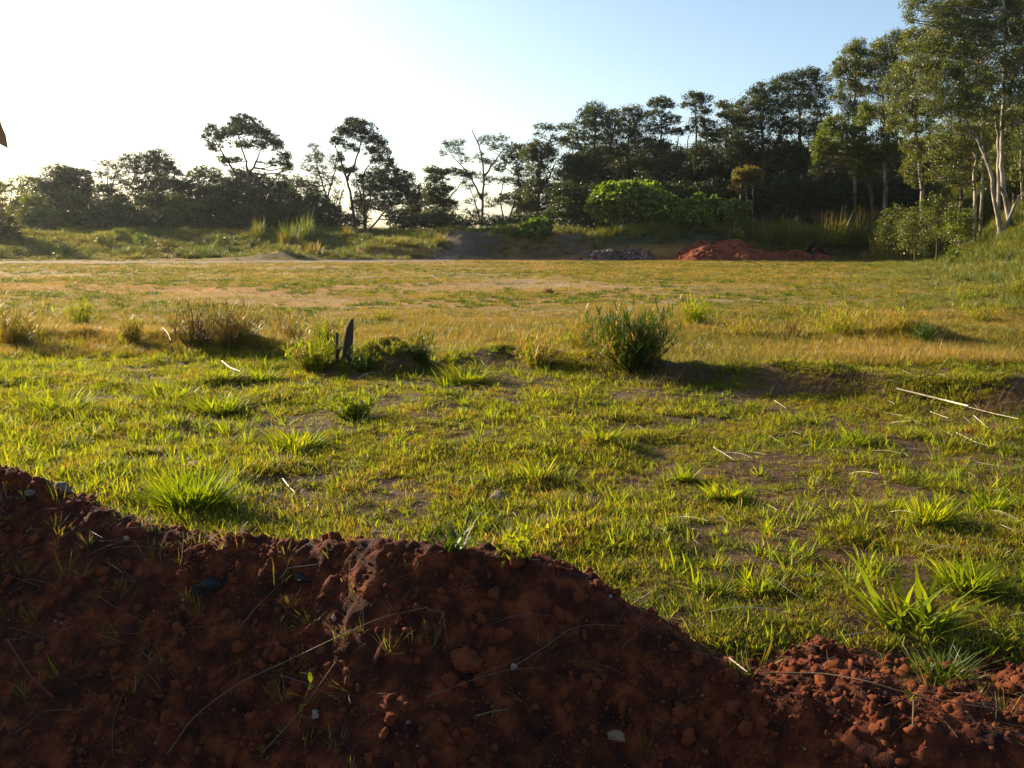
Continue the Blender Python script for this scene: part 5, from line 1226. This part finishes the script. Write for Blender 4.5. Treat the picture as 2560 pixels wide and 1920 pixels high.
stick('dry_stalk', 'crossed stalk in front of the largest clod', [(1070, 1772), (1180, 1730), (1260, 1705), (1365, 1697)], 1.5, 'straw', 0.05)
stick('dry_stalk', 'stalk leaning up to the right beside the largest clod', [(1205, 1720), (1255, 1700), (1305, 1676)], 1.3, 'straw', 0.06)
stick('dry_stalk', 'short thick twig below the crossed stalk', [(1190, 1802), (1230, 1790), (1270, 1785)], 2.4, 'straw', 0.02)
stick('dry_stalk', 'stalk curving over the right part of the shaded ridge', [(1290, 1680), (1370, 1630), (1420, 1590), (1480, 1577), (1560, 1583)], 1.2, 'straw', 0.03)
stick('dry_stalk', 'pale thin stalk at the bottom edge left of centre', [(660, 1915), (720, 1850), (770, 1790), (840, 1690)], 1.6, 'straw', 0.06)
stick('dry_stalk', 'stalk crossing the green weed in the lower shade', [(700, 1716), (770, 1738), (850, 1780)], 1.6, 'straw', 0.05)
stick('dry_stalk', 'thin straight straw on the lower left of the ridge', [(20, 1615), (75, 1705), (135, 1760)], 1.2, 'straw', 0.03)
stick('pale_bark', 'curl of pale bark on the crest at the left of the ridge top', [(700, 1458), (722, 1430), (745, 1428), (792, 1422)], 3.0, 'straw', 0.02, 'bark', (0.9, 0.6))
stick('dry_stalk', 'pale stalk lying along the left slope toward the ridge bottom', [(600, 1580), (640, 1530), (700, 1470)], 1.8, 'straw', 0.02)

# heaps of dead grass on the berm
def dead_heap(label, u, v, w_px, h_px, n=500, mats='dead_blade', seed=1):
    p = on_ground(u, v); s = p[1]/FPX; W, Hh = w_px*s/2, h_px*s*0.55; n = int(n*0.6)
    rr = np.random.default_rng(seed)
    v_, q, t, oq, ot = blades(n, 0.20, 0.005, 0.01, 1.7, rr, 3, 0.3, base_r=0.001)
    m = 7; v_ = v_.reshape(n, m, 3)
    th = rr.uniform(0, 2*pi, n); rad = np.sqrt(rr.uniform(0, 1, n))
    px, py = W*rad*np.cos(th), 0.25*rad*np.sin(th)
    pz = Hh*(1-rad**2)*rr.uniform(0.3, 1, n)+np.array([float(a) for a in H(p[0]+px, p[1]+py)])-p[2]
    v_ = v_+np.stack([px, py, pz], -1)[:, None, :]-np.array((0, 0, 0.0))
    r_ = rr.uniform(size=n)
    me = new_mesh('dead_grass_heap', v_.reshape(-1, 3), [q, t], MT[mats], rnd=np.concatenate([r_[oq], r_[ot]]))
    o = link('dead_grass_heap', me, loc=p); tag(o, label, 'dead grass heap')
dead_heap('rust brown heap of dead grass on the berm just right of the biggest clump', 1730, 952, 190, 34, 900, seed=1)
dead_heap('flattened dead grass trailing down from the brown heap on the berm', 1660, 965, 120, 14, 350, seed=2)
dead_heap('broad heap of dead grass and roots along the right of the berm', 2060, 985, 330, 36, 1300, seed=3)
dead_heap('dead grass heap on the berm at the right edge of the picture', 2520, 1030, 200, 46, 900, seed=4)
dead_heap('dry litter at the foot of the biggest dark clump', 1560, 935, 220, 16, 500, seed=5)
dead_heap('brown litter between the short dark clump and the berm clump', 1230, 918, 160, 12, 380, seed=6)
dead_heap('brown litter left of the post', 700, 890, 140, 14, 350, seed=7)

def flower():
    p = on_ground(1674, 1030); o = empty('orange_flower', p, 'tiny orange red flower in the turf below the brown heap', 'flower')
    T = Tubes(4); T.add([(0, 0, 0), (0.005, 0, 0.04), (0.0, 0, 0.075)], [0.0015, 0.0015, 0.001]); link('stem', T.mesh('stem', MT['lush_blade']), o)
    for k in range(6):
        a = k*pi/3; d = np.array((cos(a), sin(a), 0.5)); e = np.array((-sin(a), cos(a), 0))
        c = np.array((0, 0, 0.075)); V = [c, c+d*0.012+e*0.006, c+d*0.022, c+d*0.012-e*0.006]
        link('petal', new_mesh('petal', np.array(V), np.array([[0, 1, 2, 3]]), MT['flower']), o)
flower()

def dead_leaf():
    p = on_ground(1535, 1862); n = 9; V = []
    for i in range(n):
        t = i/(n-1); wv = 0.028*sin(pi*t)**0.7; a = t*1.5-0.4
        for j in range(5):
            s = (j-2)/2
            V.append((0.10*t-0.05, s*wv, 0.02+0.025*sin(a*2)+0.02*s*s))
    F = [(i*5+j, i*5+j+1, (i+1)*5+j+1, (i+1)*5+j) for i in range(n-1) for j in range(4)]
    o = link('dead_leaf', new_mesh('dead_leaf', np.array(V), np.array(F), MT['straw'], smooth=True), loc=p); o.rotation_euler = (0.3, 0.2, -0.7)
    tag(o, 'curled dry leaf at the bottom of the shaded ridge', 'leaf')
dead_leaf()

def weed_plant(label, u, v, hpx, seed):
    p = on_ground(u, v); s = np.linalg.norm(p-[0, 0, CAMZ])/FPX; h = hpx*s; rr = np.random.default_rng(seed)
    o = empty('green_weed', p, label, 'weed'); T = Tubes(5)
    st = bez((0, 0, -.01), (0.02, 0, h*.5), (0.07, 0.0, h), 8); T.add(st, np.linspace(.003, .0012, 8)); link('stem', T.mesh('stem', MT['straw']), o)
    for k in range(6):
        b = st[2+k % 6]; a = rr.uniform(0, 2*pi); L = rr.uniform(.05, .09); d = np.array((cos(a), sin(a)*.5, .6)); e = np.array((-sin(a), cos(a), .2))*0.009
        V = np.array([b, b+d*L*.3+e, b+d*L*.7+e*.8-[0, 0, .003], b+d*L-[0, 0, .012], b+d*L*.7-e*.8-[0, 0, .003], b+d*L*.3-e])
        link('leaf', new_mesh('leaf', V, np.array([[0, 1, 2, 5], [5, 2, 4, 5][:4]])[:1] if False else [np.array([[0, 1, 5]]), np.array([[1, 2, 4, 5]]), np.array([[2, 3, 4]])][0:3], MT['lush_blade'], rnd=[.3, .3, .3]), o)
weed_plant('green weed with narrow leaves rising from the lower shade', 745, 1815, 120, 2)

def edge_leaf():
    """a stem that stands left of the picture; the tip of one leaf reaches in at the left edge"""
    Y = 1.5; tip = P(19, 361, Y); root = np.array((-1.45, Y, float(TOP(-1.45, Y))))
    o = empty('sapling', root, 'sapling outside the left edge whose dark leaf tip hangs into the sky', 'sapling')
    a = P(-70, 240, Y)
    T = Tubes(6); T.add(bez(root-[0, 0, .1], (root+a)/2+np.array((-.1, 0, .5)), a, 14)-root, np.linspace(.012, .002, 14)); link('stem', T.mesh('stem', MT['bark']), o)
    ax = tip-a; L = np.linalg.norm(ax); ax /= L; sd = unit(np.cross(ax, (0, 1, 0.25)))
    V = []; n = 12
    for i in range(n):
        t = i/(n-1); wv = 0.020*sin(pi*min(t, .999))**0.6*(1.1-0.5*t)*(1+0.12*sin(i*2.3))
        c = a+ax*L*t+np.array((0, 0, 0.006*sin(t*5)))
        V += [c-sd*wv-root, c+np.array((0, .004, 0))-root, c+sd*wv-root]
    F = [(i*3+j, i*3+j+1, (i+1)*3+j+1, (i+1)*3+j) for i in range(n-1) for j in range(2)]
    link('leaf', new_mesh('leaf', np.array(V), np.array(F), MT['straw'], smooth=True), o)
edge_leaf()

def haze():
    m = bpy.data.materials.new('haze_air'); n = nodes_of(m)
    out = n.nodes.new('ShaderNodeOutputMaterial'); pv = n.nodes.new('ShaderNodeVolumePrincipled')
    pv.inputs['Color'].default_value = (0.86, 0.90, 1.0, 1); pv.inputs['Density'].default_value = HAZE; pv.inputs['Anisotropy'].default_value = 0.65
    n.links.new(pv.outputs[0], out.inputs['Volume'])
    x0, x1, y0, y1, z0, z1 = -640, 640, -60, 640, -5, 34
    V = [(x, y, z) for z in (z0, z1) for y in (y0, y1) for x in (x0, x1)]
    F = [(0, 2, 3, 1), (4, 5, 7, 6), (0, 1, 5, 4), (2, 6, 7, 3), (0, 4, 6, 2), (1, 3, 7, 5)]
    o = link('haze', new_mesh('haze', np.array(V), np.array(F), m)); tag(o, 'thin bright haze in the air over the field and the wood', 'haze', kind='stuff')
if HAZE > 0: haze()
print('objects', len(SC.objects), 'tris', sum(sum(len(p.vertices)-2 for p in []) for _ in [0]), sum(len(m.loops) for m in bpy.data.meshes))
